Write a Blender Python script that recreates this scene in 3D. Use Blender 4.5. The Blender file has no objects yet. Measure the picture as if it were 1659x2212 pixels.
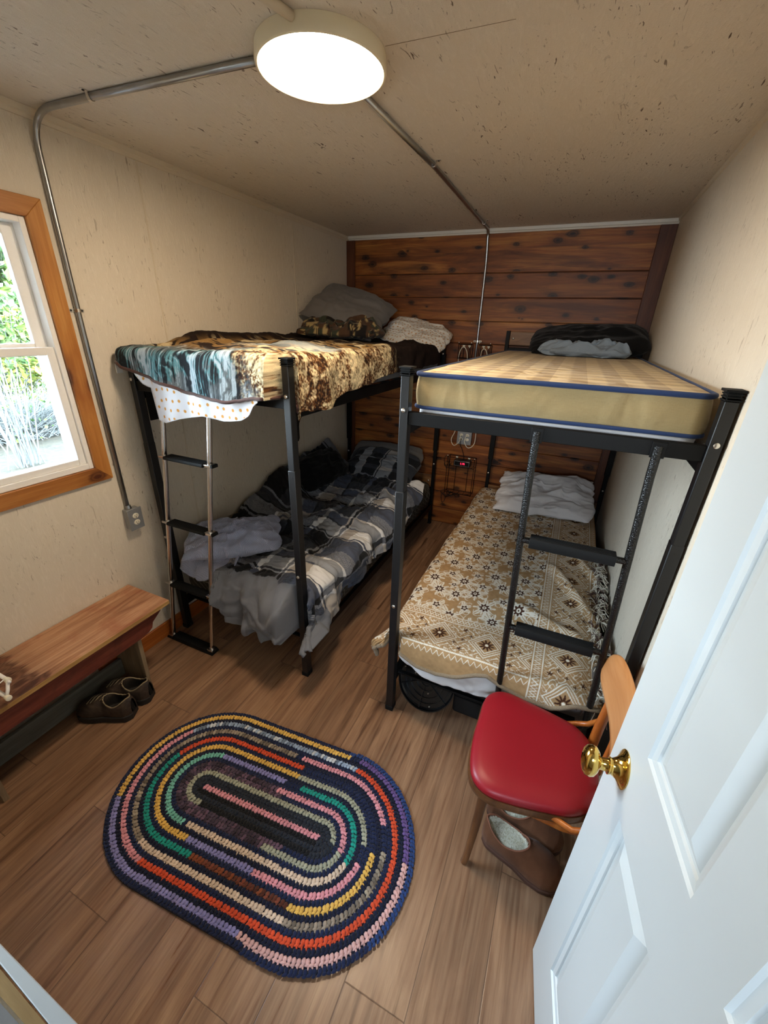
import bpy, math, random
import numpy as np
from mathutils import Vector, Matrix
random.seed(7); RNG = np.random.RandomState(11)
SC = bpy.context.scene; COL = SC.collection
PI = math.pi
W, H, YF = 2.583, 2.637, -3.83

# ------------------------------------------------------------------ helpers
def lin(h):
    h = h.lstrip('#'); c = [int(h[i:i+2], 16)/255 for i in (0, 2, 4)]
    return tuple(x/12.92 if x <= .04045 else ((x+.055)/1.055)**2.4 for x in c)
def tag(o, label=None, cat=None, group=None, kind=None):
    if label: o['label'] = label
    if cat: o['category'] = cat
    if group: o['group'] = group
    if kind: o['kind'] = kind
    return o
def empty(name, loc=(0, 0, 0), **k):
    o = bpy.data.objects.new(name, None); COL.objects.link(o); o.location = loc; o.empty_display_size = .05
    return tag(o, **k)
def worg(o):
    v = Vector((0, 0, 0))
    while o is not None:
        v = v + Vector(o.location); o = o.parent
    return v

class MB:
    def __init__(s): s.v = []; s.f = []; s.mi = []; s.cur = 0
    def add(s, vs, fs):
        b = len(s.v); s.v += [tuple(map(float, p)) for p in vs]; s.f += [tuple(i+b for i in f) for f in fs]; s.mi += [s.cur]*len(fs)
        return s
    def box(s, x0, x1, y0, y1, z0, z1):
        vs = [(x, y, z) for z in (z0, z1) for y in (y0, y1) for x in (x0, x1)]
        return s.add(vs, [(0, 2, 3, 1), (4, 5, 7, 6), (0, 1, 5, 4), (2, 6, 7, 3), (0, 4, 6, 2), (1, 3, 7, 5)])
    def hexa(s, p):  # 8 points ordered like box
        return s.add(p, [(0, 2, 3, 1), (4, 5, 7, 6), (0, 1, 5, 4), (2, 6, 7, 3), (0, 4, 6, 2), (1, 3, 7, 5)])
    def tube(s, pts, r, n=10, caps=True, closed=False):
        P = [Vector(p) for p in pts]; m = len(P); rs = r if isinstance(r, (list, tuple)) else [r]*m
        T = []
        for i in range(m):
            if closed: t = P[(i+1) % m]-P[(i-1) % m]
            else: t = P[min(i+1, m-1)]-P[max(i-1, 0)]
            T.append(t.normalized() if t.length > 1e-9 else Vector((0, 0, 1)))
        a = Vector((0, 0, 1)) if abs(T[0].z) < .9 else Vector((1, 0, 0))
        u = T[0].cross(a).normalized(); vs = []
        for i in range(m):
            u = (u - T[i]*u.dot(T[i])).normalized(); w = T[i].cross(u)
            for k in range(n):
                an = 2*PI*k/n; vs.append(P[i]+(u*math.cos(an)+w*math.sin(an))*rs[i])
        fs = []
        for i in range(m if closed else m-1):
            j = (i+1) % m
            for k in range(n):
                l = (k+1) % n; fs.append((i*n+k, i*n+l, j*n+l, j*n+k))
        if caps and not closed:
            fs.append(tuple(range(n-1, -1, -1))); fs.append(tuple((m-1)*n+k for k in range(n)))
        return s.add(vs, fs)
    def lathe(s, prof, c, axis=(0, 0, 1), n=32, sx=1, sy=1, xdir=None):
        ax = Vector(axis).normalized(); c = Vector(c)
        u = Vector(xdir).normalized() if xdir else (ax.cross(Vector((1, 0, 0)) if abs(ax.x) < .9 else Vector((0, 1, 0)))).normalized()
        w = ax.cross(u); vs = []; fs = []
        for r, h in prof:
            for k in range(n):
                an = 2*PI*k/n; vs.append(c+ax*h+u*(r*sx*math.cos(an))+w*(r*sy*math.sin(an)))
        for i in range(len(prof)-1):
            for k in range(n):
                l = (k+1) % n; fs.append((i*n+k, i*n+l, (i+1)*n+l, (i+1)*n+k))
        if prof[0][0] > 1e-5: fs.append(tuple(range(n-1, -1, -1)))
        if prof[-1][0] > 1e-5: fs.append(tuple((len(prof)-1)*n+k for k in range(n)))
        return s.add(vs, fs)
    def prism(s, poly, ax, a, b):  # poly 2D in the two other axes, extruded along ax from a to b
        n = len(poly)
        def P(q, t):
            return {'x': (t, q[0], q[1]), 'y': (q[0], t, q[1]), 'z': (q[0], q[1], t)}[ax]
        vs = [P(q, a) for q in poly]+[P(q, b) for q in poly]
        fs = [tuple(range(n-1, -1, -1)), tuple(range(n, 2*n))]+[(i, (i+1) % n, n+(i+1) % n, n+i) for i in range(n)]
        return s.add(vs, fs)
    def ball(s, c, r, n=10, sc=(1, 1, 1)):
        m = max(4, n//2); vs = []; fs = []
        for i in range(m+1):
            t = PI*i/m
            for k in range(n):
                a = 2*PI*k/n; vs.append((c[0]+r*sc[0]*math.sin(t)*math.cos(a), c[1]+r*sc[1]*math.sin(t)*math.sin(a), c[2]+r*sc[2]*math.cos(t)))
        for i in range(m):
            for k in range(n):
                l = (k+1) % n; fs.append((i*n+k, (i+1)*n+k, (i+1)*n+l, i*n+l))
        return s.add(vs, fs)
    def grid(s, Pn):  # numpy (nu,nv,3)
        nu, nv = Pn.shape[:2]; b = len(s.v); s.v += [tuple(p) for p in Pn.reshape(-1, 3).tolist()]
        fs = [(b+i*nv+j, b+(i+1)*nv+j, b+(i+1)*nv+j+1, b+i*nv+j+1) for i in range(nu-1) for j in range(nv-1)]
        s.f += fs; s.mi += [s.cur]*len(fs); return s
    def build(s, name, mat, parent=None, bevel=0, seg=2, smooth=True, angle=35, subd=0, solid=0, off=0, cols=None, recalc=True):
        me = bpy.data.meshes.new(name); o = bpy.data.objects.new(name, me); COL.objects.link(o)
        V = np.array(s.v)
        if parent is None:
            mn, mx = V.min(0), V.max(0); org = np.array([(mn[0]+mx[0])/2, (mn[1]+mx[1])/2, mn[2]])
            o.location = org
        else:
            o.parent = parent; org = np.array(worg(parent))
        me.from_pydata((V-org).tolist(), [], s.f)
        if isinstance(mat, (list, tuple)):
            for m in mat: me.materials.append(m)
            me.polygons.foreach_set('material_index', s.mi)
        else: me.materials.append(mat)
        if recalc:
            import bmesh
            bm = bmesh.new(); bm.from_mesh(me); bmesh.ops.recalc_face_normals(bm, faces=bm.faces); bm.to_mesh(me); bm.free()
        if cols is not None:
            at = me.color_attributes.new('Col', 'FLOAT_COLOR', 'POINT')
            c4 = np.ones((len(V), 4), np.float32); c4[:, :3] = cols.reshape(-1, 3); at.data.foreach_set('color', c4.ravel())
        if smooth:
            me.polygons.foreach_set('use_smooth', [True]*len(me.polygons))
            if angle < 180:
                try: me.set_sharp_from_angle(angle=math.radians(angle))
                except Exception: pass
        if bevel:
            m = o.modifiers.new('Bevel', 'BEVEL'); m.width = bevel; m.segments = seg; m.limit_method = 'ANGLE'; m.angle_limit = math.radians(40); m.harden_normals = False
        if solid:
            m = o.modifiers.new('Solid', 'SOLIDIFY'); m.thickness = solid; m.offset = off
        if subd:
            m = o.modifiers.new('Sub', 'SUBSURF'); m.levels = subd; m.render_levels = subd
        return o

# smooth lattice noise (numpy)
def vn(x, y, seed=0, z=None):
    r = np.random.RandomState(seed); T = r.rand(64, 64)*2-1
    xi = np.floor(x).astype(int); yi = np.floor(y).astype(int); fx = x-xi; fy = y-yi
    fx = fx*fx*fx*(fx*(fx*6-15)+10); fy = fy*fy*fy*(fy*(fy*6-15)+10)
    a = T[xi % 64, yi % 64]; b = T[(xi+1) % 64, yi % 64]; c = T[xi % 64, (yi+1) % 64]; d = T[(xi+1) % 64, (yi+1) % 64]
    return (a*(1-fx)+b*fx)*(1-fy)+(c*(1-fx)+d*fx)*fy
def fbm(x, y, seed=0, o=4, g=.5):
    s = 0; a = 1
    for i in range(o): s = s+a*vn(x*2**i, y*2**i, seed+i*13); a *= g
    return s
def ridge(x, y, seed=0, o=3):
    s = 0; a = 1
    for i in range(o): s = s+a*(1-np.abs(vn(x*2**i, y*2**i, seed+i*17))*2.2); a *= .5
    return s
def sst(a, b, x):
    t = np.clip((x-a)/(b-a), 0, 1); return t*t*(3-2*t)

# ------------------------------------------------------------------ materials
class NT:
    def __init__(s, name):
        s.m = bpy.data.materials.new(name); s.m.use_nodes = True; s.n = s.m.node_tree.nodes; s.l = s.m.node_tree.links
        s.b = s.n['Principled BSDF']; s.tc = s.n.new('ShaderNodeTexCoord')
        s.geo = None
    def link(s, a, b): s.l.new(a, b)
    def put(s, sock, v):
        if hasattr(v, 'type') and hasattr(v, 'links'): s.l.new(v, sock)
        elif isinstance(v, (tuple, list)) and len(v) == 3 and sock.type == 'RGBA': sock.default_value = (*v, 1)
        else: sock.default_value = v
    def math(s, op, a, b=0.0, c=None):
        n = s.n.new('ShaderNodeMath'); n.operation = op; s.put(n.inputs[0], a); s.put(n.inputs[1], b)
        if c is not None: s.put(n.inputs[2], c)
        return n.outputs[0]
    def mapv(s, vec=None, scale=(1, 1, 1), rot=(0, 0, 0), loc=(0, 0, 0)):
        n = s.n.new('ShaderNodeMapping'); s.put(n.inputs['Vector'], vec if vec is not None else s.pos())
        n.inputs['Scale'].default_value = scale; n.inputs['Rotation'].default_value = rot; n.inputs['Location'].default_value = loc
        return n.outputs[0]
    def pos(s): return s.tc.outputs['Object']
    def xyz(s, vec=None):
        n = s.n.new('ShaderNodeSeparateXYZ'); s.put(n.inputs[0], vec if vec is not None else s.pos()); return n.outputs
    def comb(s, x, y, z):
        n = s.n.new('ShaderNodeCombineXYZ')
        for i, v in enumerate((x, y, z)): s.put(n.inputs[i], v)
        return n.outputs[0]
    def noise(s, vec=None, scale=5, detail=4, rough=.5, dist=0):
        n = s.n.new('ShaderNodeTexNoise'); s.put(n.inputs['Vector'], vec if vec is not None else s.pos())
        n.inputs['Scale'].default_value = scale; n.inputs['Detail'].default_value = detail; n.inputs['Roughness'].default_value = rough; n.inputs['Distortion'].default_value = dist
        return n.outputs[0]
    def vor(s, vec=None, scale=5, feat='F1', out=0, rnd=1):
        n = s.n.new('ShaderNodeTexVoronoi'); n.feature = feat; s.put(n.inputs['Vector'], vec if vec is not None else s.pos())
        n.inputs['Scale'].default_value = scale; n.inputs['Randomness'].default_value = rnd; return n.outputs[out]
    def wn(s, vec):
        n = s.n.new('ShaderNodeTexWhiteNoise'); n.noise_dimensions = '3D'; s.put(n.inputs['Vector'], vec); return n.outputs['Value']
    def ramp(s, fac, stops, interp='LINEAR'):
        n = s.n.new('ShaderNodeValToRGB'); s.put(n.inputs[0], fac); e = n.color_ramp.elements; n.color_ramp.interpolation = interp
        while len(e) < len(stops): e.new(.5)
        for i, (p, c) in enumerate(stops):
            e[i].position = p; e[i].color = (*(c if isinstance(c, tuple) else (c, c, c)), 1)
        return n.outputs[0]
    def mix(s, f, a, b, mode='MIX'):
        n = s.n.new('ShaderNodeMix'); n.data_type = 'RGBA'; n.blend_type = mode
        s.put(n.inputs[0], f); s.put(n.inputs[6], a); s.put(n.inputs[7], b); return n.outputs[2]
    def bump(s, h, strength=.3, dist=.01):
        n = s.n.new('ShaderNodeBump'); n.inputs['Strength'].default_value = strength; n.inputs['Distance'].default_value = dist
        s.put(n.inputs['Height'], h); s.link(n.outputs[0], s.b.inputs['Normal']); return n
    def col(s, v): s.put(s.b.inputs['Base Color'], v); return s
    def set(s, rough=None, metal=None, spec=None, sheen=None, coat=None):
        if rough is not None: s.put(s.b.inputs['Roughness'], rough)
        if metal is not None: s.b.inputs['Metallic'].default_value = metal
        if spec is not None: s.b.inputs['Specular IOR Level'].default_value = spec
        if sheen is not None: s.b.inputs['Sheen Weight'].default_value = sheen
        if coat is not None: s.b.inputs['Coat Weight'].default_value = coat; s.b.inputs['Coat Roughness'].default_value = .15
        return s
def plain(name, hexc, rough=.5, metal=0, spec=.5, nscale=60, amt=.06, bump=.05, sheen=None, coat=None):
    m = NT(name); c = lin(hexc)
    n = m.noise(scale=nscale, detail=3)
    m.col(m.mix(n, tuple(x*(1-amt) for x in c), tuple(min(1, x*(1+amt)) for x in c)))
    m.set(rough, metal, spec, sheen, coat)
    if bump: m.bump(n, bump, .004)
    return m.m

def osb(name, base, flake, dark, fdir, marks=.5, bumpd=.25):
    """painted strand board: raised flake outlines, small dark pits and strokes"""
    m = NT(name); c = lin(base)
    sx = {'z': (60, 60, 14), 'y': (60, 14, 60), 'x': (14, 60, 60)}[fdir]
    v = m.mapv(scale=sx, rot=(.25, .2, .3))
    fl = m.noise(v, 1, 5, .6, 1.5)
    big = m.noise(scale=1.6, detail=3)
    v2 = m.mapv(scale=tuple(k*.75 for k in sx), rot=(-.5, .3, -.6), loc=(3, 1, 2))
    st = m.noise(v2, 1, 3, .5, 2.5)
    cl = m.noise(scale=4, detail=2)
    thr = m.ramp(st, [(.0, 0.), (.645, 0.), (.68, 1.)])
    clm = m.ramp(cl, [(.42, 0.), (.60, 1.)])
    mk = m.math('MULTIPLY', m.math('MULTIPLY', thr, clm), marks)
    c0 = m.mix(big, tuple(x*.93 for x in c), tuple(min(1, x*1.05) for x in c))
    c1 = m.mix(m.ramp(fl, [(.5, 0.), (.7, .35)]), c0, lin(flake))
    m.col(m.mix(mk, c1, lin(dark))); m.set(.62, 0, .35)
    hgt = m.math('ADD', m.math('MULTIPLY', fl, 1.0), m.math('MULTIPLY', m.math('ADD', m.noise(scale=220, detail=2), m.math('MULTIPLY', thr, -1.5)), .35))
    m.bump(hgt, bumpd, .006)
    return m.m
M = {}
M['wall'] = osb('painted_board_wall', 'd5cab8', 'e6ddcd', '7a6650', 'z', .6, .4)
M['ceil'] = osb('painted_board_ceiling', 'cfc3b2', 'ded4c5', '5a4638', 'y', 1.0, .5)
M['white'] = plain('white_paint', 'c3c9cb', .38, amt=.015, nscale=8, bump=.02)
M['vinyl'] = plain('white_vinyl', 'eceae6', .35, amt=.02, bump=0)
M['cream_trim'] = plain('cream_trim_paint', 'cfc2ac', .5, amt=.03)
M['pale_trim'] = plain('pale_trim_paint', 'cfc8ba', .5, amt=.03)
M['black'] = plain('black_powder_coat', '090909', .55, spec=.2, amt=.2, nscale=90, bump=.04)
M['blackworn'] = plain('worn_black_steel', '0f1012', .42, .0, amt=.3, nscale=30, bump=.03)
M['rubber'] = plain('black_rubber', '0d0e0f', .75, spec=.25, amt=.1)
M['alu'] = plain('brushed_aluminium', 'd2d0cf', .22, 1, amt=.05, nscale=200, bump=.02)
M['galv'] = plain('galvanised_steel', 'a3a5a6', .3, 1, amt=.15, nscale=25, bump=.03)
M['zinc'] = plain('zinc_screw', 'd9d5cc', .3, 1, amt=.05)
M['brass'] = plain('polished_brass', 'e0b963', .1, 1, amt=.04, nscale=10, bump=0)
M['greybox'] = plain('grey_steel_box', '96999b', .45, .5, amt=.1)
M['ivory'] = plain('ivory_plastic', 'e5dfcb', .35, amt=.02)
M['plastic_black'] = plain('glossy_black_plastic', '0e0f11', .28, amt=.15, nscale=40)
M['slot'] = plain('dark_slot', '1b1815', .6)
M['case'] = plain('black_case_cloth', '0b0b0c', .7)

def hammered():
    m = NT('hammered_black_paint'); v = m.vor(scale=260); m.col(m.ramp(v, [(.1, lin('1c1b1a')), (.5, lin('0b0b0b'))])); m.set(.33, .2, .5); m.bump(v, .5, .003); return m.m
M['hammer'] = hammered()

def floor_mat():
    m = NT('laminate_planks'); X, Y, Z = m.xyz()
    PWD, PLN = .205, 1.24
    px = m.math('DIVIDE', X, PWD); ix = m.math('FLOOR', px)
    fx = m.math('FRACT', px)
    sh = m.math('MULTIPLY', m.math('MODULO', m.math('ADD', ix, 20), 3), .41)
    py = m.math('ADD', m.math('DIVIDE', m.math('ADD', Y, 3.62+5*PLN), PLN), sh)
    iy = m.math('FLOOR', py); fy = m.math('FRACT', py)
    rnd = m.wn(m.comb(ix, iy, 0.0)); rnd2 = m.wn(m.comb(iy, ix, 5.0))
    gv = m.comb(m.math('ADD', m.math('MULTIPLY', X, 1.0), m.math('MULTIPLY', rnd, 7)), m.math('ADD', Y, m.math('MULTIPLY', rnd2, 9)), 0.0)
    g1 = m.noise(m.mapv(gv, (9, 1.1, 1)), 1, 5, .6, .9)
    g2 = m.noise(m.mapv(gv, (70, 2.2, 1)), 1, 5, .65, .3)
    g3 = m.noise(m.mapv(gv, (26, 1.6, 1)), 1, 4, .55, .6)
    base = m.ramp(g1, [(.27, lin('3f2416')), (.42, lin('5f3d29')), (.54, lin('7d5840')), (.70, lin('a38062'))])
    fine = m.ramp(g2, [(.3, lin('5e4130')), (.65, lin('c0a080'))])
    c = m.mix(.32, base, fine)
    strk = m.ramp(g3, [(.56, 0.), (.70, .8)])
    c = m.mix(strk, c, lin('3f2417'))
    c = m.mix(m.math('MULTIPLY', rnd, .28), c, lin('86674f'))
    kn = m.vor(m.mapv(gv, (2.6, .9, 1)), 1)
    c = m.mix(m.ramp(kn, [(.02, .85), (.07, 0.)]), c, lin('2d1810'))
    gx = m.math('MINIMUM', fx, m.math('SUBTRACT', 1.0, fx)); gy = m.math('MINIMUM', fy, m.math('SUBTRACT', 1.0, fy))
    d = m.math('MINIMUM', m.math('MULTIPLY', gx, PWD), m.math('MULTIPLY', gy, PLN))
    gr = m.ramp(m.math('MULTIPLY', d, 100), [(.05, 1.), (.22, 0.)])
    m.col(m.mix(m.math('MULTIPLY', gr, .6), c, lin('2e1c13')))
    m.set(m.math('ADD', .19, m.math('MULTIPLY', g2, .26)), 0, .5)
    hh = m.math('SUBTRACT', m.math('MULTIPLY', g2, .6), m.math('MULTIPLY', gr, 1.4))
    m.bump(hh, .22, .003)
    return m.m
M['floor'] = floor_mat()

def grain(name, axis, c1, c2, c3, knot='3a1f10', rough=.5, knots=True, kscale=3.0, board=0, dark=None, fine=1.0, spec=.4):
    """wood with grain along an axis; board: width of boards along z, each board shifted"""
    m = NT(name); X, Y, Z = m.xyz()
    A, B, C2 = {'x': (X, Y, Z), 'y': (Y, X, Z), 'z': (Z, X, Y)}[axis]
    off = 0.0; r = 0.5
    if board:
        ib = m.math('FLOOR', m.math('DIVIDE', m.math('SUBTRACT', Z, .0), board)); r = m.wn(m.comb(ib, 3.0, 1.0)); off = m.math('MULTIPLY', r, 6.0)
    v = m.comb(m.math('ADD', A, off), B, C2)
    g1 = m.noise(m.mapv(v, (1.3, 13, 13)), 1, 5, .6, 1.1)
    g2 = m.noise(m.mapv(v, (3.2, 90, 90)), 1, 4, .6, .4)
    c = m.ramp(g1, [(.28, lin(c1)), (.5, lin(c2)), (.72, lin(c3))])
    c = m.mix(m.math('MULTIPLY', m.ramp(g2, [(.35, 1.), (.6, 0.)]), .45*fine), c, lin(c1))
    if board:
        c = m.mix(m.math('MULTIPLY', r, .5), c, lin(c1))
        c = m.mix(m.ramp(m.noise(m.mapv(v, (1.1, 1, 9)), 1, 5, .65, 1.0), [(.50, 0.), (.68, .6)]), c, lin('35180b'))
    if knots:
        kv = m.comb(m.math('ADD', A, off), C2 if axis != 'z' else B if name == 'none' else C2, 0.0)
        kn_ = m.n.new('ShaderNodeTexVoronoi'); kn_.inputs['Scale'].default_value = 1; kn_.voronoi_dimensions = '2D'; m.put(kn_.inputs['Vector'], m.mapv(kv, (kscale*.8, kscale*1.5, 1), loc=(.3, .2, .0)))
        kd = m.math('ADD', kn_.outputs['Distance'], m.math('MULTIPLY', m.math('SUBTRACT', g1, .5), .22))
        sz = m.math('ADD', .35, m.math('MULTIPLY', m.xyz(kn_.outputs['Color'])[0], 1.0)); kd = m.math('DIVIDE', kd, sz)
        halo = m.ramp(kd, [(.10, .75), (.34, 0.)]); c = m.mix(halo, c, m.mix(.5, c, lin(knot)))
        c = m.mix(m.ramp(kd, [(.045, .95), (.075, .5), (.10, .85), (.16, 0.)]), c, lin(knot))
    if dark: # weathered blotches
        c = m.mix(m.ramp(m.noise(scale=3.5, detail=4, rough=.7, dist=1), [(.5, 0.), (.7, .7)]), c, lin(dark))
    m.col(c); m.set(rough, 0, spec); m.bump(m.math('ADD', g2, g1), .2*fine, .003); return m.m
M['cedar'] = grain('cedar_planks', 'x', '57290e', '92531f', 'bd7d3a', '1c0d06', .5, board=.18, kscale=4.6)
M['cedar_dark'] = grain('cedar_upright', 'z', '3e1f10', '5a2f18', '6f4023', '2a140a', .5, kscale=3)
M['casing'] = grain('knotty_pine_casing', 'z', '96581f', 'b67a3a', 'cb9552', '4a200c', .42, kscale=3.5)
M['casing_y'] = grain('knotty_pine_casing_rail', 'y', '8a501c', 'aa6e34', 'c08a4a', '4a200c', .42, kscale=3.5)
M['basewood'] = grain('orange_baseboard', 'y', '8a4518', 'a65a22', 'b76a2e', '4a200c', .4, knots=False)
M['bench'] = grain('weathered_red_bench_top', 'y', '84543a', 'ba8c6a', 'd8b492', '3e1d10', .6, kscale=1.3, dark='9a5a3e')
M['bench_red'] = grain('old_red_paint_board', 'y', '4c2018', '733526', '8e4c36', '2a120c', .6, knots=False, dark='3c2219')
M['bench_edge'] = grain('raw_bench_edge', 'y', '8d6436', 'b08a52', 'c6a46c', '5a3318', .7, knots=False)
M['raw_leg'] = grain('raw_grey_leg_wood', 'z', '6d5b45', '8b775c', '9d8a6f', '4a3a2a', .75, knots=False)
M['grey_board'] = grain('grey_weathered_board', 'y', '45423a', '5c5950', '6e6b62', '3a342c', .7, kscale=1.2)
M['head_wood'] = grain('walnut_headboard_slat', 'x', '4b2e1c', '77512f', '94704a', '2a170d', .45, knots=False)
M['chair_wood'] = grain('varnished_chair_wood', 'z', '7b3d14', 'a45a24', 'bd7434', '3a1a0a', .3, knots=False, fine=.5)
M['chair_dark'] = grain('worn_chair_leg_wood', 'z', '3f2414', '5d3a20', '7a5030', '2a150a', .35, knots=False, fine=.5)
M['raw_jamb'] = grain('raw_tan_jamb', 'z', '7b6140', '977b52', 'a88d62', '4a3520', .8, knots=False)

def redvinyl():
    m = NT('red_vinyl'); n = m.noise(scale=320, detail=2); m.col(m.mix(m.noise(scale=3), lin('7e0b18'), lin('8c1420'))); m.set(.40, 0, .4); m.bump(n, .12, .002); return m.m
M['redvinyl'] = redvinyl()

def fabric(name, weave=500, bump=.25, rough=.9, sheen=.2, attr=True, hexc=None, amt=.1, wr=0):
    m = NT(name); n = m.noise(scale=weave, detail=2)
    if attr:
        a = m.n.new('ShaderNodeAttribute'); a.attribute_name = 'Col'; c = a.outputs['Color']
    else: c = lin(hexc)
    lo = m.mix(1.0, c, (1-amt*1.6,)*3, 'MULTIPLY')
    m.col(m.mix(n, lo, c)); m.set(rough, 0, .2, sheen)
    h = n
    if wr: h = m.math('ADD', n, m.math('MULTIPLY', m.noise(scale=wr, detail=3, dist=.8), 4))
    m.bump(h, bump, .003); return m.m
M['cloth'] = fabric('printed_cloth', 700, .18, .85, .1)
M['fleece'] = fabric('printed_fleece', 260, .6, 1.0, .0, amt=.2)
M['woven'] = fabric('woven_jacquard', 420, .5, .95, .0, amt=.12)
M['rugmat'] = fabric('crocheted_cotton', 300, .5, .92, .15, amt=.2)
M['grey_cloth'] = fabric('grey_cotton', 500, .2, .9, .1, False, '6b6763', wr=9)
M['black_cloth'] = fabric('black_cotton', 400, .2, .9, .1, False, '0d0d0e', wr=8)
M['white_cloth'] = fabric('white_cotton', 500, .25, .85, .1, False, 'd9d7d8', wr=14)
M['dgrey_cloth'] = fabric('charcoal_cotton', 500, .2, .9, .1, False, '2a2a2d', wr=9)
M['bluegrey'] = fabric('blue_grey_sheet', 500, .3, .85, .1, False, '8794a0', wr=16)
M['navy_pipe'] = fabric('navy_binding', 500, .2, .8, .1, False, '24365c')
M['brown_hem'] = fabric('brown_satin_hem', 200, .3, .7, .2, False, '4c3028')
M['whip'] = fabric('whip_stitched_hem', 420, .8, .9, .1, False, 'a8947a', amt=.55)
M['fringe'] = fabric('cream_fringe', 500, .3, .9, .1, False, 'e0d8c8', amt=.15)
M['tag'] = fabric('white_care_tag', 500, .1, .8, .1, False, 'dcdcda')
def knit():
    m = NT('waffle_knit'); X, Y, Z = m.xyz()
    a = m.math('SINE', m.math('MULTIPLY', m.math('ADD', X, Y), 480)); b = m.math('SINE', m.math('MULTIPLY', m.math('SUBTRACT', X, Y), 480))
    h = m.math('MULTIPLY', a, b); m.col(m.mix(m.ramp(h, [(.2, 0.), (.8, 1.)]), lin('9fa6c0'), lin('b9bed4'))); m.set(.9, 0, .2, .2); m.bump(h, .5, .003); return m.m
M['knit'] = knit()
def suede():
    m = NT('brown_suede'); m.col(m.mix(m.noise(scale=14, detail=4), lin('4a2d1f'), lin('704a33'))); m.set(1.0, 0, .05, .1); m.bump(m.noise(scale=300), .3, .003); return m.m
M['suede'] = suede()
def shear():
    m = NT('cream_shearling'); n = m.noise(scale=110, detail=5, rough=.7, dist=1)
    m.col(m.ramp(n, [(.35, lin('b5a77f')), (.6, lin('e9e5d3'))])); m.set(.95, 0, .1, .5); m.bump(n, 1, .012); return m.m
M['shear'] = shear()
M['boot'] = grain('scuffed_boot_leather', 'x', '1f1814', '3a2e26', '5d4c3e', '120d0a', .6, knots=False)
def polka(name='polka_dot_sheet'):
    m = NT(name); a = m.n.new('ShaderNodeAttribute'); a.attribute_name = 'Col'
    m.col(a.outputs['Color']); m.set(.85, 0, .2); m.bump(m.noise(scale=12, detail=4, dist=1), .35, .01); return m.m
M['polka'] = polka()
def emis(name, hexc, st):
    m = NT(name); m.col(lin(hexc)); m.b.inputs['Emission Color'].default_value = (*lin(hexc), 1); m.b.inputs['Emission Strength'].default_value = st; return m.m
LAMP = 20.0
m = NT('lit_diffuser'); m.col((1, .9, .75)); m.b.inputs['Emission Color'].default_value = (1, .79, .56, 1); m.b.inputs['Emission Strength'].default_value = LAMP; M['diff'] = m.m
M['lamp_body'] = plain('lamp_housing', 'd9cdb0', .4, amt=.02, bump=0)
M['led'] = emis('red_clock_digits', 'ff1a38', 3)
def glass():
    m = NT('window_glass'); n = m.n; tr = n.new('ShaderNodeBsdfTransparent'); tr.inputs[0].default_value = (.95, .98, .98, 1)
    gl = n.new('ShaderNodeBsdfGlossy'); gl.inputs['Roughness'].default_value = .02
    fr = n.new('ShaderNodeFresnel'); fr.inputs[0].default_value = 1.45; mx = n.new('ShaderNodeMixShader')
    m.link(fr.outputs[0], mx.inputs[0]); m.link(tr.outputs[0], mx.inputs[1]); m.link(gl.outputs[0], mx.inputs[2]); m.link(mx.outputs[0], n['Material Output'].inputs[0]); return m.m
M['glass'] = glass()
def leafm(name, a, b):
    m = NT(name); g = m.n.new('ShaderNodeObjectInfo'); v = m.noise(scale=4, detail=2); m.col(m.mix(m.ramp(v, [(.4, 0.), (.6, 1.)]), lin(a), lin(b))); m.set(.6, 0, .3)
    m.b.inputs['Subsurface Weight'].default_value = 0; return m.m
M['leaf'] = leafm('green_leaves', '2c4420', '4d5f26')
M['leafy'] = leafm('yellow_leaves', '445a24', '6f6b2a')
M['twig'] = plain('grey_twigs', '4c4e4c', .8)
M['bark'] = plain('grey_bark', '34373a', .9, amt=.3, nscale=12, bump=.4)
def litter():
    m = NT('leaf_litter'); v = m.vor(scale=14, out=1); n = m.noise(scale=6, detail=5)
    m.col(m.mix(n, m.mix(.5, lin('231f1a'), lin('332c22')), m.mix(v, lin('1c1f18'), lin('3c3528')))); m.set(.9, 0, .2); m.bump(n, .8, .05); return m.m
M['litter'] = litter()

# ------------------------------------------------------------------ camera
R = [[0.911554, 0.41007929, 0.0300712], [0.19608562, -0.3692599, -0.90840385], [-0.36141351, 0.8339557, -0.41701099]]
C = (2.13514272, -3.87549756, 1.91360293)
cam = bpy.data.objects.new('camera', bpy.data.cameras.new('camera')); COL.objects.link(cam); SC.camera = cam
mw = Matrix(((R[0][0], -R[1][0], -R[2][0], C[0]), (R[0][1], -R[1][1], -R[2][1], C[1]), (R[0][2], -R[1][2], -R[2][2], C[2]), (0, 0, 0, 1)))
cam.matrix_world = mw; cam.data.sensor_fit = 'HORIZONTAL'; cam.data.sensor_width = 36; cam.data.lens = 877.35/1659*36; cam.data.clip_start = .01

# ------------------------------------------------------------------ room shell
def struct(name, mb, mat, parent=None, **k):
    o = mb.build(name, mat, parent, **k)
    if parent is None: o['kind'] = 'structure'
    return o
T = .12
WY0, WY1, WZ0, WZ1 = -3.60, -2.675, 1.212, 2.267      # window hole
struct('floor', MB().box(-T, W+T, -5.2, T, -.1, 0), M['floor'], smooth=False)
bpy.data.objects['floor'].data.transform(Matrix.Translation(bpy.data.objects['floor'].location)); bpy.data.objects['floor'].location = (0, 0, 0)
def at_origin(o):
    o.data.transform(Matrix.Translation(o.location)); o.location = (0, 0, 0); return o
struct('ceiling', MB().box(-T, W+T, -5.2, T, H, H+.1), M['ceil'], smooth=False)
b = MB()
b.box(-T, 0, WY1, T, 0, H).box(-T, 0, -5.2, WY0, 0, H).box(-T, 0, WY0, WY1, 0, WZ0).box(-T, 0, WY0, WY1, WZ1, H)
at_origin(struct('wall_left', b, M['wall'], smooth=False))
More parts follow.
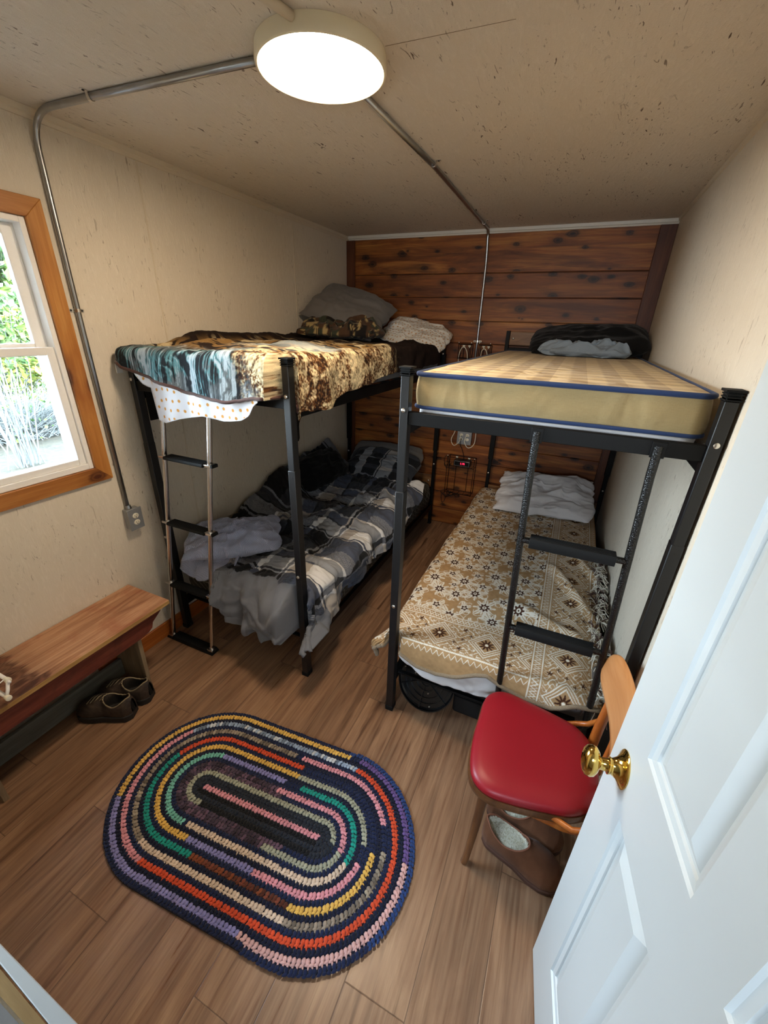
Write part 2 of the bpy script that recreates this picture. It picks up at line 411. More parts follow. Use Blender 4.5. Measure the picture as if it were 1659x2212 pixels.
at_origin(struct('wall_right', MB().box(W, W+T, -5.2, T, 0, H), M['wall'], smooth=False))
b = MB().box(-T, W+T, .012, T, 0, H)
zb = [0.]+[.176-.004+.18*i for i in range(14)]
zb = [z for z in zb if z < 2.4]+[2.62]
for i in range(len(zb)-1):
    z0, z1 = zb[i]+.0015, zb[i+1]-.0015
    b.prism([(.013, z0), (0.004, z0), (0, z0+.004), (0, z1-.004), (.004, z1), (.013, z1)], 'x', .0, W)
o = at_origin(struct('wall_back', b, [M['cedar'], M['slot']], smooth=False))
for i in range(6): o.data.polygons[i].material_index = 1
# front wall with doorway
DX0, DX1, DH = 1.67, 2.50, 2.27
b = MB().box(-T, 1.60, -3.96, -3.863, 0, H).box(DX1+.03, W+T, YF-.1, YF, 0, H).box(1.60, DX1+.03, YF-.1, YF, DH, H)
at_origin(struct('wall_front', b, M['wall'], smooth=False))
at_origin(struct('wall_hall', MB().box(-T, 1.95, -5.3, -5.2, 0, H).box(2.45, W+T, -5.3, -5.2, 0, H).box(1.95, 2.45, -5.3, -5.2, 2.1, H).box(1.95, 2.45, -5.3, -5.2, 0, 1.6), M['white'], smooth=False))  # unseen hall wall; its small opening is added to let soft sky light in
# crown trims
b = MB(); b.prism([(-.0, 2.637), (-.0, 2.605), (-.010, 2.605), (-.014, 2.615), (-.020, 2.618), (-.024, 2.637)], 'x', 0.02, W-.0)
struct('trim_1', b, M['pale_trim'])
b = MB(); b.prism([(0, 2.637), (0, 2.602), (.009, 2.602), (.013, 2.614), (.019, 2.618), (.022, 2.637)], 'y', YF, -.0)
struct('trim_2', b, M['cream_trim'])
b = MB(); b.prism([(W, 2.637), (W, 2.618), (W-.008, 2.62), (W-.012, 2.637)], 'y', YF, -.025)
struct('trim_3', b, M['cream_trim'])
# cedar wall corner uprights
struct('trim_4', MB().box(W-.105, W-.001, -.022, -.001, 0, 2.604), M['cedar_dark'], bevel=.003)
struct('trim_5', MB().box(.001, .085, -.020, -.001, 0, 2.604), M['cedar_dark'], bevel=.003)
struct('baseboard_left', MB().box(0.001, .015, -2.95, -.022, .0, .105), M['basewood'], bevel=.003)
struct('trim_6', MB().box(0.0, .0025, -2.109, -2.101, .11, 2.60), M['cream_trim'])
struct('trim_7', MB().box(0.0, .0025, -.846, -.838, .11, 2.60), M['cream_trim'])

struct('trim_11', MB().prism([(1.460, -2.4200), (1.60, -2.4134), (1.82, -2.4040), (1.82, -2.4036), (1.60, -2.4124), (1.460, -2.4188)], 'z', H-.0009, H-.0001), M['raw_leg'], smooth=False)
# doorway lining at the lower left of the view
b = MB(); x0, x1 = 1.63, 1.65
b.hexa([(x0, -3.861, 0), (x1, -3.861, 0), (x0, -3.806, 0), (x1, -3.806, 0), (x0, -3.858, 1.35), (x1, -3.858, 1.35), (x0, -3.8535, 1.35), (x1, -3.8535, 1.35)])
struct('trim_8', b, M['white'], bevel=.001)
struct('trim_9', MB().box(1.63, 1.6495, -3.8725, -3.8605, 0, 1.35), M['raw_jamb'])
struct('trim_10', MB().box(1.60, 1.6495, -3.93, -3.8755, 0, 1.35), M['greybox'])

# ------------------------------------------------------------------ window
win = empty('window_1', (0, (WY0+WY1)/2, WZ0), kind='structure')
def ring(b, x0, x1, y0, y1, z0, z1, w, wb=None):
    wb = wb or w
    b.box(x0, x1, y0, y0+w, z0, z1).box(x0, x1, y1-w, y1, z0, z1).box(x0, x1, y0+w, y1-w, z0, z0+wb).box(x0, x1, y0+w, y1-w, z1-w, z1)
    return b
tw = .072; a0, a1, c0, c1 = WY0-tw, WY1+tw, WZ0-tw, WZ1+tw
b = MB()
for (q, k) in (([(a1, c0), (a1, c1), (WY1, WZ1), (WY1, WZ0)], 0), ([(a0, c0), (WY0, WZ0), (WY0, WZ1), (a0, c1)], 0)): b.prism(q, 'x', 0.001, .018)
b.cur = 1
for q in ([(a0, c1), (WY0, WZ1), (WY1, WZ1), (a1, c1)], [(a0, c0), (a1, c0), (WY1, WZ0), (WY0, WZ0)]): b.prism(q, 'x', 0.001, .018)
b.build('window_casing', [M['casing'], M['casing_y']], win, bevel=.002)
b = ring(MB(), -.10, .004, WY0+.001, WY1-.001, WZ0+.001, WZ1-.001, .022, .028)
b.box(-.06, -.045, WY0+.02, WY0+.034, WZ0+.02, WZ1-.02).box(-.06, -.045, WY1-.034, WY1-.02, WZ0+.02, WZ1-.02)
b.build('window_frame', M['vinyl'], win, bevel=.002)
b = ring(MB(), -.075, -.045, WY0+.034, WY1-.03, 1.755, WZ1-.025, .042); b.build('upper_sash', M['vinyl'], win, bevel=.004)
b = ring(MB(), -.042, -.006, WY0+.022, WY1-.022, WZ0+.028, 1.782, .034, .03)
b.box(-.03, -.006, WY0+.3, WY0+.5, 1.782, 1.79)
b.build('lower_sash', M['vinyl'], win, bevel=.004)
MB().box(-.064, -.060, WY0+.07, WY1-.068, 1.79, WZ1-.06).build('glass_pane', M['glass'], win, smooth=False)
MB().box(-.026, -.022, WY0+.05, WY1-.05, WZ0+.05, 1.755).build('glass_pane', M['glass'], win, smooth=False)
# exterior reveal strip of the storm frame
b = ring(MB(), -.118, -.102, WY0+.03, WY1-.012, WZ0+.012, WZ1-.012, .03); b.build('storm_frame', M['vinyl'], win, bevel=.002)

# ------------------------------------------------------------------ outside
def bush(name, c, rx, ry, rz, n, mat, label, cat, size=.05, twigs=40):
    V = []; F = []; r = np.random.RandomState(int(abs(c[0]*97+c[1]*31)*10) % 9999)
    for i in range(n):
        d = r.normal(size=3); d /= np.linalg.norm(d); rad = r.rand()**.45
        p = np.array(c)+d*rad*np.array([rx, ry, rz])
        a = r.normal(size=3); a /= np.linalg.norm(a); bb = np.cross(a, r.normal(size=3)); bb /= np.linalg.norm(bb); s = size*(.6+.8*r.rand())
        k = len(V); cc = np.cross(a, bb)*s*.15
        V += [tuple(p-a*s), tuple(p+bb*s*.5+cc), tuple(p+a*s*.2+bb*s*.62), tuple(p+a*s*1.1), tuple(p+a*s*.2-bb*s*.62), tuple(p-bb*s*.5+cc)]
        F += [(k, k+1, k+2, k+3), (k, k+3, k+4, k+5)]
    root = empty(name, (c[0], c[1], -.6), label=label, cat=cat)
    b = MB(); b.v = V; b.f = F; b.mi = [0]*len(F); lf = b.build('foliage', mat, root, recalc=False, smooth=False); lf['kind'] = 'stuff'
    b = MB()
    for i in range(twigs):
        d = r.normal(size=3); d[2] = abs(d[2])+.3; d /= np.linalg.norm(d); e = np.array(c)+d*np.array([rx, ry, rz])*(.7+.35*r.rand())
        s0 = np.array([c[0]+r.normal()*.12*rx, c[1]+r.normal()*.12*ry, -.6]); mid = (s0+e)/2+r.normal(size=3)*.12
        b.tube([s0, mid, e], [.012, .008, .003], 5)
    t = b.build('twig', M['twig'], root, recalc=False); t['kind'] = 'stuff'
    return root
g = MB().box(-24, -T, -14, 14, -.75, -.6)
struct('ground', g, M['litter'], smooth=False)
struct('ground_front', MB().box(-T, 12, -14, -5.3, -.75, -.6), M['litter'], smooth=False)
bush('bush', (-8.6, 1.0, -.1), 1.0, 2.6, .7, 500, M['leaf'], 'low bare tangle of grey twigs outside the window, just beyond the leaf litter', 'bush', .05, 420)
bush('bush', (-10.9, 1.6, 1.0), 1.2, 3.4, 1.2, 4200, M['leafy'], 'wide yellow green bush outside, behind the tangle of grey twigs', 'bush', .09, 50)
bush('bush', (-6.6, -.1, 1.75), .35, .95, .75, 700, M['leaf'], 'leafy vine hanging nearest the window, seen through the upper pane', 'bush', .075, 24)
bush('tree', (-15.2, 3.2, 3.6), 2.6, 7.0, 3.6, 6500, M['leaf'], 'broad dark tree crown filling the far background outside', 'tree', .20, 120)
for (x, y, r_, lb) in ((-12.7, 2.2, .22, 'thick grey tree trunk standing behind the yellow green bush outside'), (-12.6, .4, .14, 'thinner grey tree trunk outside, left of the thick trunk')):
    b = MB(); b.tube([(x, y, -.62), (x+.05, y, 1.5), (x-.1, y+.1, 4), (x+.1, y+.2, 7)], [r_*1.2, r_, r_*.85, r_*.6], 12)
    b.tube([(x, y, 2.6), (x+.7, y+.5, 3.6), (x+1.1, y+.9, 5)], [r_*.4, r_*.3, r_*.15], 8)
    tr = empty('bare_tree', (x, y, -.62), label=lb, cat='tree'); b.build('trunk', M['bark'], tr)

# ------------------------------------------------------------------ lights / world
w = bpy.data.worlds.new('world'); SC.world = w; w.use_nodes = True
nt = w.node_tree; bg = nt.nodes['Background']; tcw = nt.nodes.new('ShaderNodeTexCoord'); sp = nt.nodes.new('ShaderNodeSeparateXYZ'); rp = nt.nodes.new('ShaderNodeValToRGB')
nt.links.new(tcw.outputs['Generated'], sp.inputs[0]); nt.links.new(sp.outputs[2], rp.inputs[0]); nt.links.new(rp.outputs[0], bg.inputs[0])
rp.color_ramp.elements[0].position = 0; rp.color_ramp.elements[0].color = (.80, .90, 1.0, 1)
rp.color_ramp.elements[1].position = .7; rp.color_ramp.elements[1].color = (.62, .80, 1.0, 1)
bg.inputs[1].default_value = 12.5
pl = bpy.data.lights.new('window_portal', 'AREA'); pl.shape = 'RECTANGLE'; pl.size = WZ1-WZ0; pl.size_y = WY1-WY0; pl.cycles.is_portal = True
po = bpy.data.objects.new('window_portal', pl); COL.objects.link(po); po.location = (-.13, (WY0+WY1)/2, (WZ0+WZ1)/2)
po.rotation_euler = (0, math.radians(-90), 0)
pl = bpy.data.lights.new('hall_portal', 'AREA'); pl.shape = 'RECTANGLE'; pl.size = .5; pl.size_y = .5; pl.cycles.is_portal = True  # sampling portal for the added opening in the hall wall
po = bpy.data.objects.new('hall_portal', pl); COL.objects.link(po); po.location = (2.2, -5.31, 1.85); po.rotation_euler = (math.radians(90), 0, 0)
LC = (1.266, -2.449); ZL = 2.596
lt = empty('ceiling_light', (LC[0], LC[1], H), label='round cream flush ceiling light, lit, at the joint of three metal conduits', cat='ceiling light')
MB().lathe([(.192, .0405), (.195, .010), (.193, .002), (.187, 0), (.181, 0.004), (.180, .03)], (LC[0], LC[1], ZL), n=72).build('lamp_housing', M['lamp_body'], lt)
MB().lathe([(.1795, .006), (.12, .0035), (.0001, .003)], (LC[0], LC[1], ZL), n=72).build('diffuser', M['diff'], lt)

SC.view_settings.view_transform = 'Standard'; SC.view_settings.look = 'None'; SC.view_settings.exposure = 2.1; SC.view_settings.gamma = 1.0
SC.view_settings.use_curve_mapping = False
SC.cycles.max_bounces = 8; SC.cycles.diffuse_bounces = 5; SC.cycles.use_denoising = True
#@@PART2
# ------------------------------------------------------------------ conduits
def arc(p0, p1, p2, r, n=6):
    p0, p1, p2 = Vector(p0), Vector(p1), Vector(p2); d0 = (p0-p1).normalized(); d1 = (p2-p1).normalized()
    a = p1+d0*r; b = p1+d1*r; out = []
    for i in range(n+1):
        t = i/n; out.append(tuple(a*(1-t)**2+p1*2*t*(1-t)+b*t*t))
    return out
def strap(root, c, along, nrm, side):
    """two-hole conduit strap: c on the surface, along = pipe direction"""
    A, Nn, S = Vector(along).normalized(), Vector(nrm).normalized(), Vector(side).normalized(); c = Vector(c); b = MB()
    prof = [(-.034, 0), (-.014, 0), (-.0125, .012), (-.008, .022), (0, .0245), (.008, .022), (.0125, .012), (.014, 0), (.034, 0)]
    V = []
    for (q, h) in prof:
        for k in (-.007, .007):
            for dh in (0.0005, .0025): V.append(c+S*q+Nn*(h+dh)+A*k)
    F = []
    for i in range(len(prof)-1):
        k = i*4; F += [(k, k+4, k+6, k+2), (k+1, k+3, k+7, k+5), (k, k+1, k+5, k+4), (k+2, k+6, k+7, k+3)]
    F += [(0, 2, 3, 1), (len(V)-4, len(V)-3, len(V)-1, len(V)-2)]
    b.add(V, F)
    o = b.build('pipe_strap', M['zinc'], root)
    for q in (1, -1): MB().lathe([(.0045, .002), (.0045, .0045), (.0025, .0055)], c+S*.024*q, Nn, 10).build('screw', M['slot'], o)
rp_ = .0115
zc = H-.0125
cr = empty('metal_conduit', (.5, -2.53, H-.02), label='metal conduit running from the lamp across the ceiling and down beside the window', cat='conduit')
pts = [(1.14, -2.512, zc), (.4, -2.546, zc)]+arc((.6, -2.54, zc), (.0125, -2.556, zc), (.0125, -2.56, 2.2), .13, 8)+[(.0125, -2.5605, 2.3), (.0125, -2.564, 1.9), (.0125, -2.566, .945)]
MB().tube(pts, rp_, 14).build('pipe', M['galv'], cr, angle=180)
strap(cr, (.365, -2.548, H), (1, -.03, 0), (0, 0, -1), (0, 1, 0)); strap(cr, (0, -2.564, 1.934), (0, 0, 1), (1, 0, 0), (0, 1, 0))
cr = empty('metal_conduit', (1.3, -1.2, H-.02), label='metal conduit running from the lamp along the ceiling and down the cedar wall', cat='conduit')
pts = [(1.29, -2.31, zc), (1.315, -1.5, zc)]+arc((1.31, -.5, zc), (1.292, -.037, zc), (1.293, -.037, 2.4), .06, 8)+[(1.294, -.030, 2.53), (1.297, -.014, 2.4), (1.299, -.0125, 1.8), (1.285, -.0125, 1.05)]
MB().tube(pts, [rp_]*(len(pts)-3)+[.0105, .009, .009], 14).build('pipe', M['galv'], cr, angle=180)
strap(cr, (1.322, -1.538, H), (0, 1, 0), (0, 0, -1), (1, 0, 0)); strap(cr, (1.31, -.30, H), (0, 1, 0), (0, 0, -1), (1, 0, 0)); strap(cr, (1.299, 0, 1.812), (0, 0, 1), (0, -1, 0), (1, 0, 0))
cr = empty('metal_conduit', (1.275, -2.8, H-.02), label='short cream painted conduit leaving the lamp towards the doorway', cat='conduit')
MB().tube([(1.297, -2.64, zc), (1.262, -2.77, zc), (1.22, -2.93, zc), (1.0, -3.82, zc)], rp_, 14).build('pipe', M['cream_trim'], cr, angle=180)

# outlet boxes
def recept(b, c, nx, s=1):
    """duplex face; nx: 'x' facing +x or 'y' facing -y"""
    for dz in (.0195, -.0195):
        if nx == 'x': b.lathe([(.0165*s, 0), (.0165*s, .003), (.0145*s, .004)], (c[0], c[1], c[2]+dz*s), (1, 0, 0), 20, .85, 1.0, (0, 0, 1))
        else: b.lathe([(.0165*s, 0), (.0165*s, .003), (.0145*s, .004)], (c[0], c[1], c[2]+dz*s), (0, -1, 0), 20, .85, 1.0, (0, 0, 1))
    return b
ob = empty('outlet_box', (0, -2.558, .83), label='surface mounted grey metal outlet box under the window-side conduit', cat='outlet')
MB().box(.0005, .046, -2.594, -2.522, .828, .945).build('steel_box', M['greybox'], ob, bevel=.004)
MB().tube([(.0125+.006, -2.565, .944), (.0125+.003, -2.566, .965)], [.016, .0145], 12).build('connector', M['galv'], ob)
cp = MB().box(.046, .0505, -2.599, -2.517, .824, .949).build('cover_plate', M['greybox'], ob, bevel=.002)
for dz in (.0195, -.0195):
    rc_ = MB().lathe([(.0165, 0), (.0165, .003), (.0145, .004)], (.0505, -2.558, .8865+dz), (1, 0, 0), 20, .9, 1.05, (0, 0, 1)).build('receptacle', M['ivory'], cp)
    z = .8865+dz
    MB().box(.0543, .0549, -2.5648, -2.5632, z-.002, z+.008).box(.0543, .0549, -2.5528, -2.5512, z-.001, z+.007).lathe([(.003, 0), (.003, .0006)], (.0543, -2.558, z-.008), (1, 0, 0), 8).build('slot', M['slot'], rc_)
ob = empty('outlet_box', (1.285, 0, .9), label='square four-socket metal outlet box on the cedar wall with white cords plugged in', cat='outlet')
MB().box(1.222, 1.352, -.040, -.0005, .895, 1.03).build('steel_box', M['greybox'], ob, bevel=.004)
cp = MB().box(1.218, 1.356, -.0445, -.040, .891, 1.034).build('cover_plate', M['greybox'], ob, bevel=.002)
for cx in (1.257, 1.317):
    for dz in (.02, -.02):
        MB().lathe([(.0165, 0), (.0165, .003), (.0145, .004)], (cx, -.0445, .9625+dz), (0, -1, 0), 20, .9, 1.05, (0, 0, 1)).build('receptacle', M['ivory'], cp)
def cord(label, pts, r, mat, plug):
    t = empty('power_cord', plug, label=label, cat='cord')
    P = [Vector(p) for p in pts]; out = []
    for i in range(len(P)-1):   # catmull-rom
        a, b_, c_, d_ = P[max(i-1, 0)], P[i], P[i+1], P[min(i+2, len(P)-1)]
        for k in range(6):
            u = k/6; out.append(.5*((2*b_)+(c_-a)*u+(2*a-5*b_+4*c_-d_)*u*u+(-a+3*b_-3*c_+d_)*u**3))
    out.append(P[-1])
    MB().tube(out, r, 8).build('cable', mat, t, angle=180)
    MB().lathe([(.011, 0), (.0115, .010), (.008, .022), (.004, .028)], plug, (0, -1, 0), 14).build('plug', mat, t)
    return t
cord('white cord looping left from the cedar wall outlet up to the upper rack', [(1.258, -.075, .985), (1.255, -.085, .93), (1.20, -.06, .875), (1.165, -.05, .93), (1.20, -.045, 1.06), (1.19, -.045, 1.4), (1.155, -.05, 1.66), (1.19, -.06, 1.765), (1.235, -.06, 1.70), (1.24, -.05, 1.5)], .0035, M['ivory'], (1.258, -.0475, .9825))
cord('white cord looping right from the cedar wall outlet up behind the tan mattress', [(1.312, -.075, .985), (1.305, -.09, .93), (1.34, -.08, .875), (1.385, -.06, .90), (1.395, -.045, .98), (1.38, -.045, 1.2), (1.35, -.05, 1.66), (1.375, -.06, 1.755), (1.41, -.06, 1.70), (1.415, -.05, 1.5)], .0035, M['ivory'], (1.317, -.0475, .9825))
cord('black cord running from the cedar wall outlet down to the alarm clock', [(1.262, -.075, .94), (1.265, -.085, .90), (1.29, -.06, .83), (1.305, -.055, .775), (1.31, -.05, .745)], .003, M['plastic_black'], (1.257, -.0475, .9425))

# ------------------------------------------------------------------ bunk beds
def bolt(parent, c, ax=(0, -1, 0)):
    MB().lathe([(.0085, 0), (.0085, .004), (.005, .0065), (.0001, .007)], c, ax, 12).build('bolt', M['zinc'], parent)
def gusset(name, x, root, flip=1):
    z1 = 1.572; y0 = -2.362
    pts = [(y0, z1), (y0+.155, z1), (y0+.150, z1-.03)]
    for k in range(7):
        a = PI/2*k/6; pts.append((y0+.145-.085*math.sin(a), z1-.045-.0-.055*(1-math.cos(a))))
    pts += [(y0+.060, z1-.155), (y0+.052, z1-.168), (y0, z1-.168)]
    o = MB().prism(pts, 'x', x-.003, x+.003).build(name, M['black'], root, smooth=False)
    bolt(o, (x+.0035*flip, y0+.08, z1-.018), (flip, 0, 0))
def bunk(label, xL, xR, bracket):
    t = empty('bunk_bed', ((xL+xR)/2, -1.25, 0), label=label, cat='bunk bed')
    hx, hy = .0175, .0215; yf, yb = -2.385, -.075
    for i, x in enumerate((xL, xR)):
        b = MB().box(x-hx, x+hx, yf-hy, yf+hy, 1.27, 1.765).box(x-hx-.0015, x+hx+.0015, yf-hy-.0015, yf+hy+.0015, .012, 1.285)
        p = b.build('post', M['blackworn'], t, bevel=.003)
        MB().box(x-hx-.004, x+hx+.004, yf-hy-.004, yf+hy+.004, .0, .03).build('foot_cap', M['rubber'], p, bevel=.003)
        b = MB()
        for k in range(3): b.box(x-hx-.003, x+hx+.003, yf-hy-.003, yf+hy+.003, 1.748+k*.0085, 1.7525+k*.0085)
        b.box(x-hx, x+hx, yf-hy, yf+hy, 1.745, 1.775).box(x-hx-.007, x+hx+.007, yf-hy-.006, yf+hy+.006, 1.773, 1.780)
        b.build('post_cap', M['rubber'], p, bevel=.001)
        bolt(p, (x, yf-hy-.0015, 1.622)); bolt(p, (x, yf-hy-.003, .70))
        MB().lathe([(.004, 0), (.004, .0008)], (x, yf-hy-.0016, 1.252), (0, -1, 0), 8).build('bolt_hole', M['slot'], p)
        MB().lathe([(.004, 0), (.004, .0008)], (x, yf-hy-.0001, 1.715), (0, -1, 0), 8).build('bolt_hole', M['slot'], p)
        b = MB().box(x-.015, x+.015, yb-.015, yb+.015, .008, 1.905).box(x-.021, x+.021, yb-.02, yb+.02, .8, .80+.9)
        p = b.build('post', M['black'], t, bevel=.002)
        sx = 1 if i == 0 else -1
        for zz in (.665, 1.70): bolt(p, (x, yb-.0215 if zz > 1 else yb-.0165, zz))
        MB().box(x-.017, x+.017, yb-.017, yb+.017, 0, .012).build('foot_cap', M['rubber'], p)
    # head boards
    for z0, z1 in ((1.797, 1.90), (.415, .545)):
        o = MB().box(xL+.016, xR-.016, yb-.009, yb+.009, z0, z1).build('headboard_slat', M['head_wood'], t, bevel=.003)
        for x in (xL+.045, xR-.045): bolt(o, (x, yb-.0095, (z0+z1)/2))
        MB().box(xL+.015, xR-.015, yb-.008, yb+.008, z0-.045, z0-.02).build('head_rail', M['black'], t, bevel=.002)
    # decks
    for zr, nm in ((1.572, 'upper'), (.222, 'lower')):
        yr = yf if nm == 'upper' else yf+.055
        MB().box(xL+hx, xR-hx, yr-.012, yr+.012, zr-.006, zr+(.044 if nm == 'upper' else .004)).build('end_rail', M['black'], t, bevel=.002)
        MB().box(xL+hx, xR-hx, yb-.012, yb+.012, zr-.006, zr+.03).build('end_rail', M['black'], t, bevel=.002)
        for x in (xL, xR):
            MB().box(x-.012, x+.012, yf+hy, yb-.02, zr-.05, zr+.006).build('side_rail', M['black'], t, bevel=.002)
        for k in range(9):
            y = yf+.18+k*.24
            MB().box(xL+.012, xR-.012, y-.012, y+.012, zr-.012, zr+.002).build('cross_slat', M['black'], t)
    if bracket:
        gusset('corner_bracket', xR-.020+.0, t, 1); gusset('corner_bracket', xL+.021, t, 1)
    return t
bl = bunk('black metal bunk bed by the window wall, wildlife fleece above and plaid comforter below', .052, 1.022, True)
br = bunk('black metal bunk bed along the right wall with a built-in ladder at its foot', 1.566, 2.556, False)
# built-in ladder of the right bunk
for (xa, xb_) in ((2.058, 2.100), (2.419, 2.470)):
    MB().tube([(xa-.001, -2.398, 1.60), (xa, -2.402, 1.5), (xb_, -2.402, .40), (xb_+.003, -2.402, .262)], .0135, 14).build('ladder_rail', M['hammer'], br)
for xa in (2.058, 2.419): MB().box(xa-.02, xa+.02, -2.404, -2.3975, 1.562, 1.612).build('ladder_plate', M['black'], br, bevel=.001)
def xlad(z, a, b): return a+(b-a)*(1.588-z)/1.188
for z in (1.188, .775, .36):
    xa, xb_ = xlad(z, 2.058, 2.098), xlad(z, 2.419, 2.471)
    r = MB().tube([(xa, -2.402, z-.002), (xb_, -2.402, z-.002)], .012, 12).build('rung', M['hammer'], br)
    b = MB(); prof = [(-2.430, z+.004), (-2.426, z-.020), (-2.378, z-.020), (-2.374, z+.004), (-2.380, z+.018), (-2.424, z+.018)]
    b.prism(prof, 'x', xa+.032, xb_-.042)
    for k in range(5): b.box(xa+.033, xb_-.043, -2.420+k*.009, -2.417+k*.009, z+.0175, z+.0195)
    b.build('tread', M['rubber'], r, bevel=.002)

# aluminium ladder on the left bunk
al = empty('aluminium_ladder', (.25, -2.5, 0), label='slim aluminium ladder with black treads leaning at the foot of the left bunk', cat='ladder')
def lerp3(a, b, t): return tuple(a[i]+(b[i]-a[i])*t for i in range(3))
LT, LB, RT, RB = (.283, -2.4255, 1.60), (.052, -2.50, .02), (.596, -2.4255, 1.60), (.382, -2.498, .02)
LB = (.052, -2.50, .02)
def onp(A, B, z): return lerp3(A, B, (A[2]-z)/(A[2]-B[2]))
for A, B in ((LT, LB), (RT, RB)):
    top = [A, (A[0]+.004, A[1]+.006, A[2]+.012), (A[0]+.006, A[1]+.03, A[2]+.015)]
    MB().tube([B]+[onp(A, B, z) for z in (.4, .8, 1.2)]+top, .0128, 16).build('ladder_pole', M['alu'], al)
for z in (1.247, .857, .433, .02):
    a, b_ = onp(LT, LB, z), onp(RT, RB, z)
    for c_ in (a, b_):
        MB().box(c_[0]-.024, c_[0]+.024, c_[1]-.023, c_[1]+.023, z-.006, z+.008).build('rung_bracket', M['alu'], al, bevel=.003)
    m_ = MB(); y = (a[1]+b_[1])/2; zz0 = z-.010 if z > .1 else .0
    m_.prism([(y-.032, z-.004), (y-.026, zz0), (y+.026, zz0), (y+.032, z-.004), (y+.028, z+.009), (y-.028, z+.009)], 'x', a[0]+.022, b_[0]-.022)
    for k in range(5): m_.box(a[0]+.024, b_[0]-.024, y-.022+k*.010, y-.018+k*.010, z+.0085, z+.0105)
    m_.build('tread', M['rubber'], al, bevel=.0015)
    m_ = MB(); m_.box(b_[0]+.024, b_[0]+.036, y-.02, y+.02, z-.008, z+.009)
    if z < .1: m_.box(a[0]-.03, b_[0]+.03, y-.03, y+.03, .0, .010)
    m_.build('end_cap', M['rubber'], al, bevel=.002)

# ------------------------------------------------------------------ soft goods helpers
def slab(x0, x1, y0, y1, z0, z1, rc=.07, bulge=.012, n=10, rows=9, er=.02, wav=.0, seed=1):
    """mattress body: perimeter loops; returns MB and top/bottom perimeter points"""
    P = []
    cs = [(x1-rc, y1-rc, 0), (x0+rc, y1-rc, 90), (x0+rc, y0+rc, 180), (x1-rc, y0+rc, 270)]
    for cx, cy, a0 in cs:
        for k in range(n+1):
            a = math.radians(a0+90*k/n); P.append((cx+rc*math.cos(a), cy+rc*math.sin(a), math.cos(a), math.sin(a)))
    # subdivide the long edges
    Q = []
    for i in range(len(P)):
        a, b_ = P[i], P[(i+1) % len(P)]; d = math.hypot(a[0]-b_[0], a[1]-b_[1]); m_ = max(1, int(d/.06))
        for k in range(m_):
            t = k/m_; Q.append(tuple(a[j]+(b_[j]-a[j])*t for j in range(4)))
    b = MB(); nq = len(Q); V = []
    prof = []
    for k in range(4): a = PI/2*k/3; prof.append((-er+er*math.sin(a), z0+er-er*math.cos(a)))
    for k in range(1, rows): t = k/rows; prof.append((bulge*math.sin(PI*t), z0+er+(z1-z0-2*er)*t))
    for k in range(4): a = PI/2*k/3; prof.append((-er+er*math.cos(a), z1-er+er*math.sin(a)))
    for o_, z in prof:
        for i, (x, y, nx, ny) in enumerate(Q):
            w_ = wav*float(vn(np.array(x*9+y*9.), np.array(z*14.), seed)); V.append((x+nx*(o_+w_), y+ny*(o_+w_), z))
    F = []
    for j in range(len(prof)-1):
        for i in range(nq):
            k = (i+1) % nq; F.append((j*nq+i, j*nq+k, (j+1)*nq+k, (j+1)*nq+i))
    F.append(tuple(range(nq-1, -1, -1))); F.append(tuple((len(prof)-1)*nq+i for i in range(nq)))
    b.add(V, F)
    return b, Q
def pipe_loop(Q, z, off, r): return MB().tube([(x+nx*off, y+ny*off, z) for x, y, nx, ny in Q], r, 8, closed=True)

def frame_uv(u, v):
    u = np.array(u, float); u /= np.linalg.norm(u); v = np.array(v, float); v -= u*(v@u); v /= np.linalg.norm(v); return u, v, np.cross(u, v)
def pillow(name, c, u, v, size, mat, parent=None, seed=3, wr=.012, floor=None, colfn=None, n=46, p=2.4, sag=0, ps=.14, creases=1.0):
    u, v, w_ = frame_uv(u, v)
    if w_[2] < 0: w_ = -w_
    L, Wd, Tk = size; g = np.linspace(-1, 1, n); S, Tt = np.meshgrid(g, g, indexing='ij'); b = MB(); cols = []
    for side in (1, -1):
        e = np.clip((1-np.abs(S)**p)*(1-np.abs(Tt)**p), 0, 1)**.5
        shr = 1-ps*(S**2*Tt**2)-.05*(1-np.abs(S))*(np.abs(Tt)**3)-.05*(1-np.abs(Tt))*(np.abs(S)**3)
        nn = fbm(S*2.2+7, Tt*2.2+seed, seed, 3)*wr+ridge(S*2.3+seed, Tt*3.1, seed+5, 2)*wr*.6*creases
        h = side*(Tk/2)*e*(1 if side > 0 else .75)+nn*e*(1 if side > 0 else .4)+sag*(S**2)
        ed = wr*.8*fbm(S*4+3, Tt*4+9, seed+9, 2)
        P = np.array(c)+ (S*shr*L/2+ed)[..., None]*u+(Tt*shr*Wd/2+ed)[..., None]*v+h[..., None]*w_
        if floor is not None: P[..., 2] = np.maximum(P[..., 2], floor+.002*(1-e))
        b.grid(P); cols.append((S, Tt))
    C_ = None
    if colfn is not None: C_ = np.concatenate([colfn(S, Tt).reshape(-1, 3), colfn(S, Tt).reshape(-1, 3)])
    return b.build(name, mat, parent, cols=C_, angle=80)
def LN(*hx): return [np.array(lin(h)) for h in hx]

def behind(P, px, py, w_=.055):
    """press cloth back behind a bed post standing at px, py"""
    k = np.clip(1-(np.abs(P[..., 0]-px)/w_)**2, 0, 1)**.35*(np.abs(P[..., 0]-px) < w_)
    tgt = py+.040; y = P[..., 1]; need = (y < tgt)
    P[..., 1] = np.where(need, y+(tgt-y)*k, y); return P

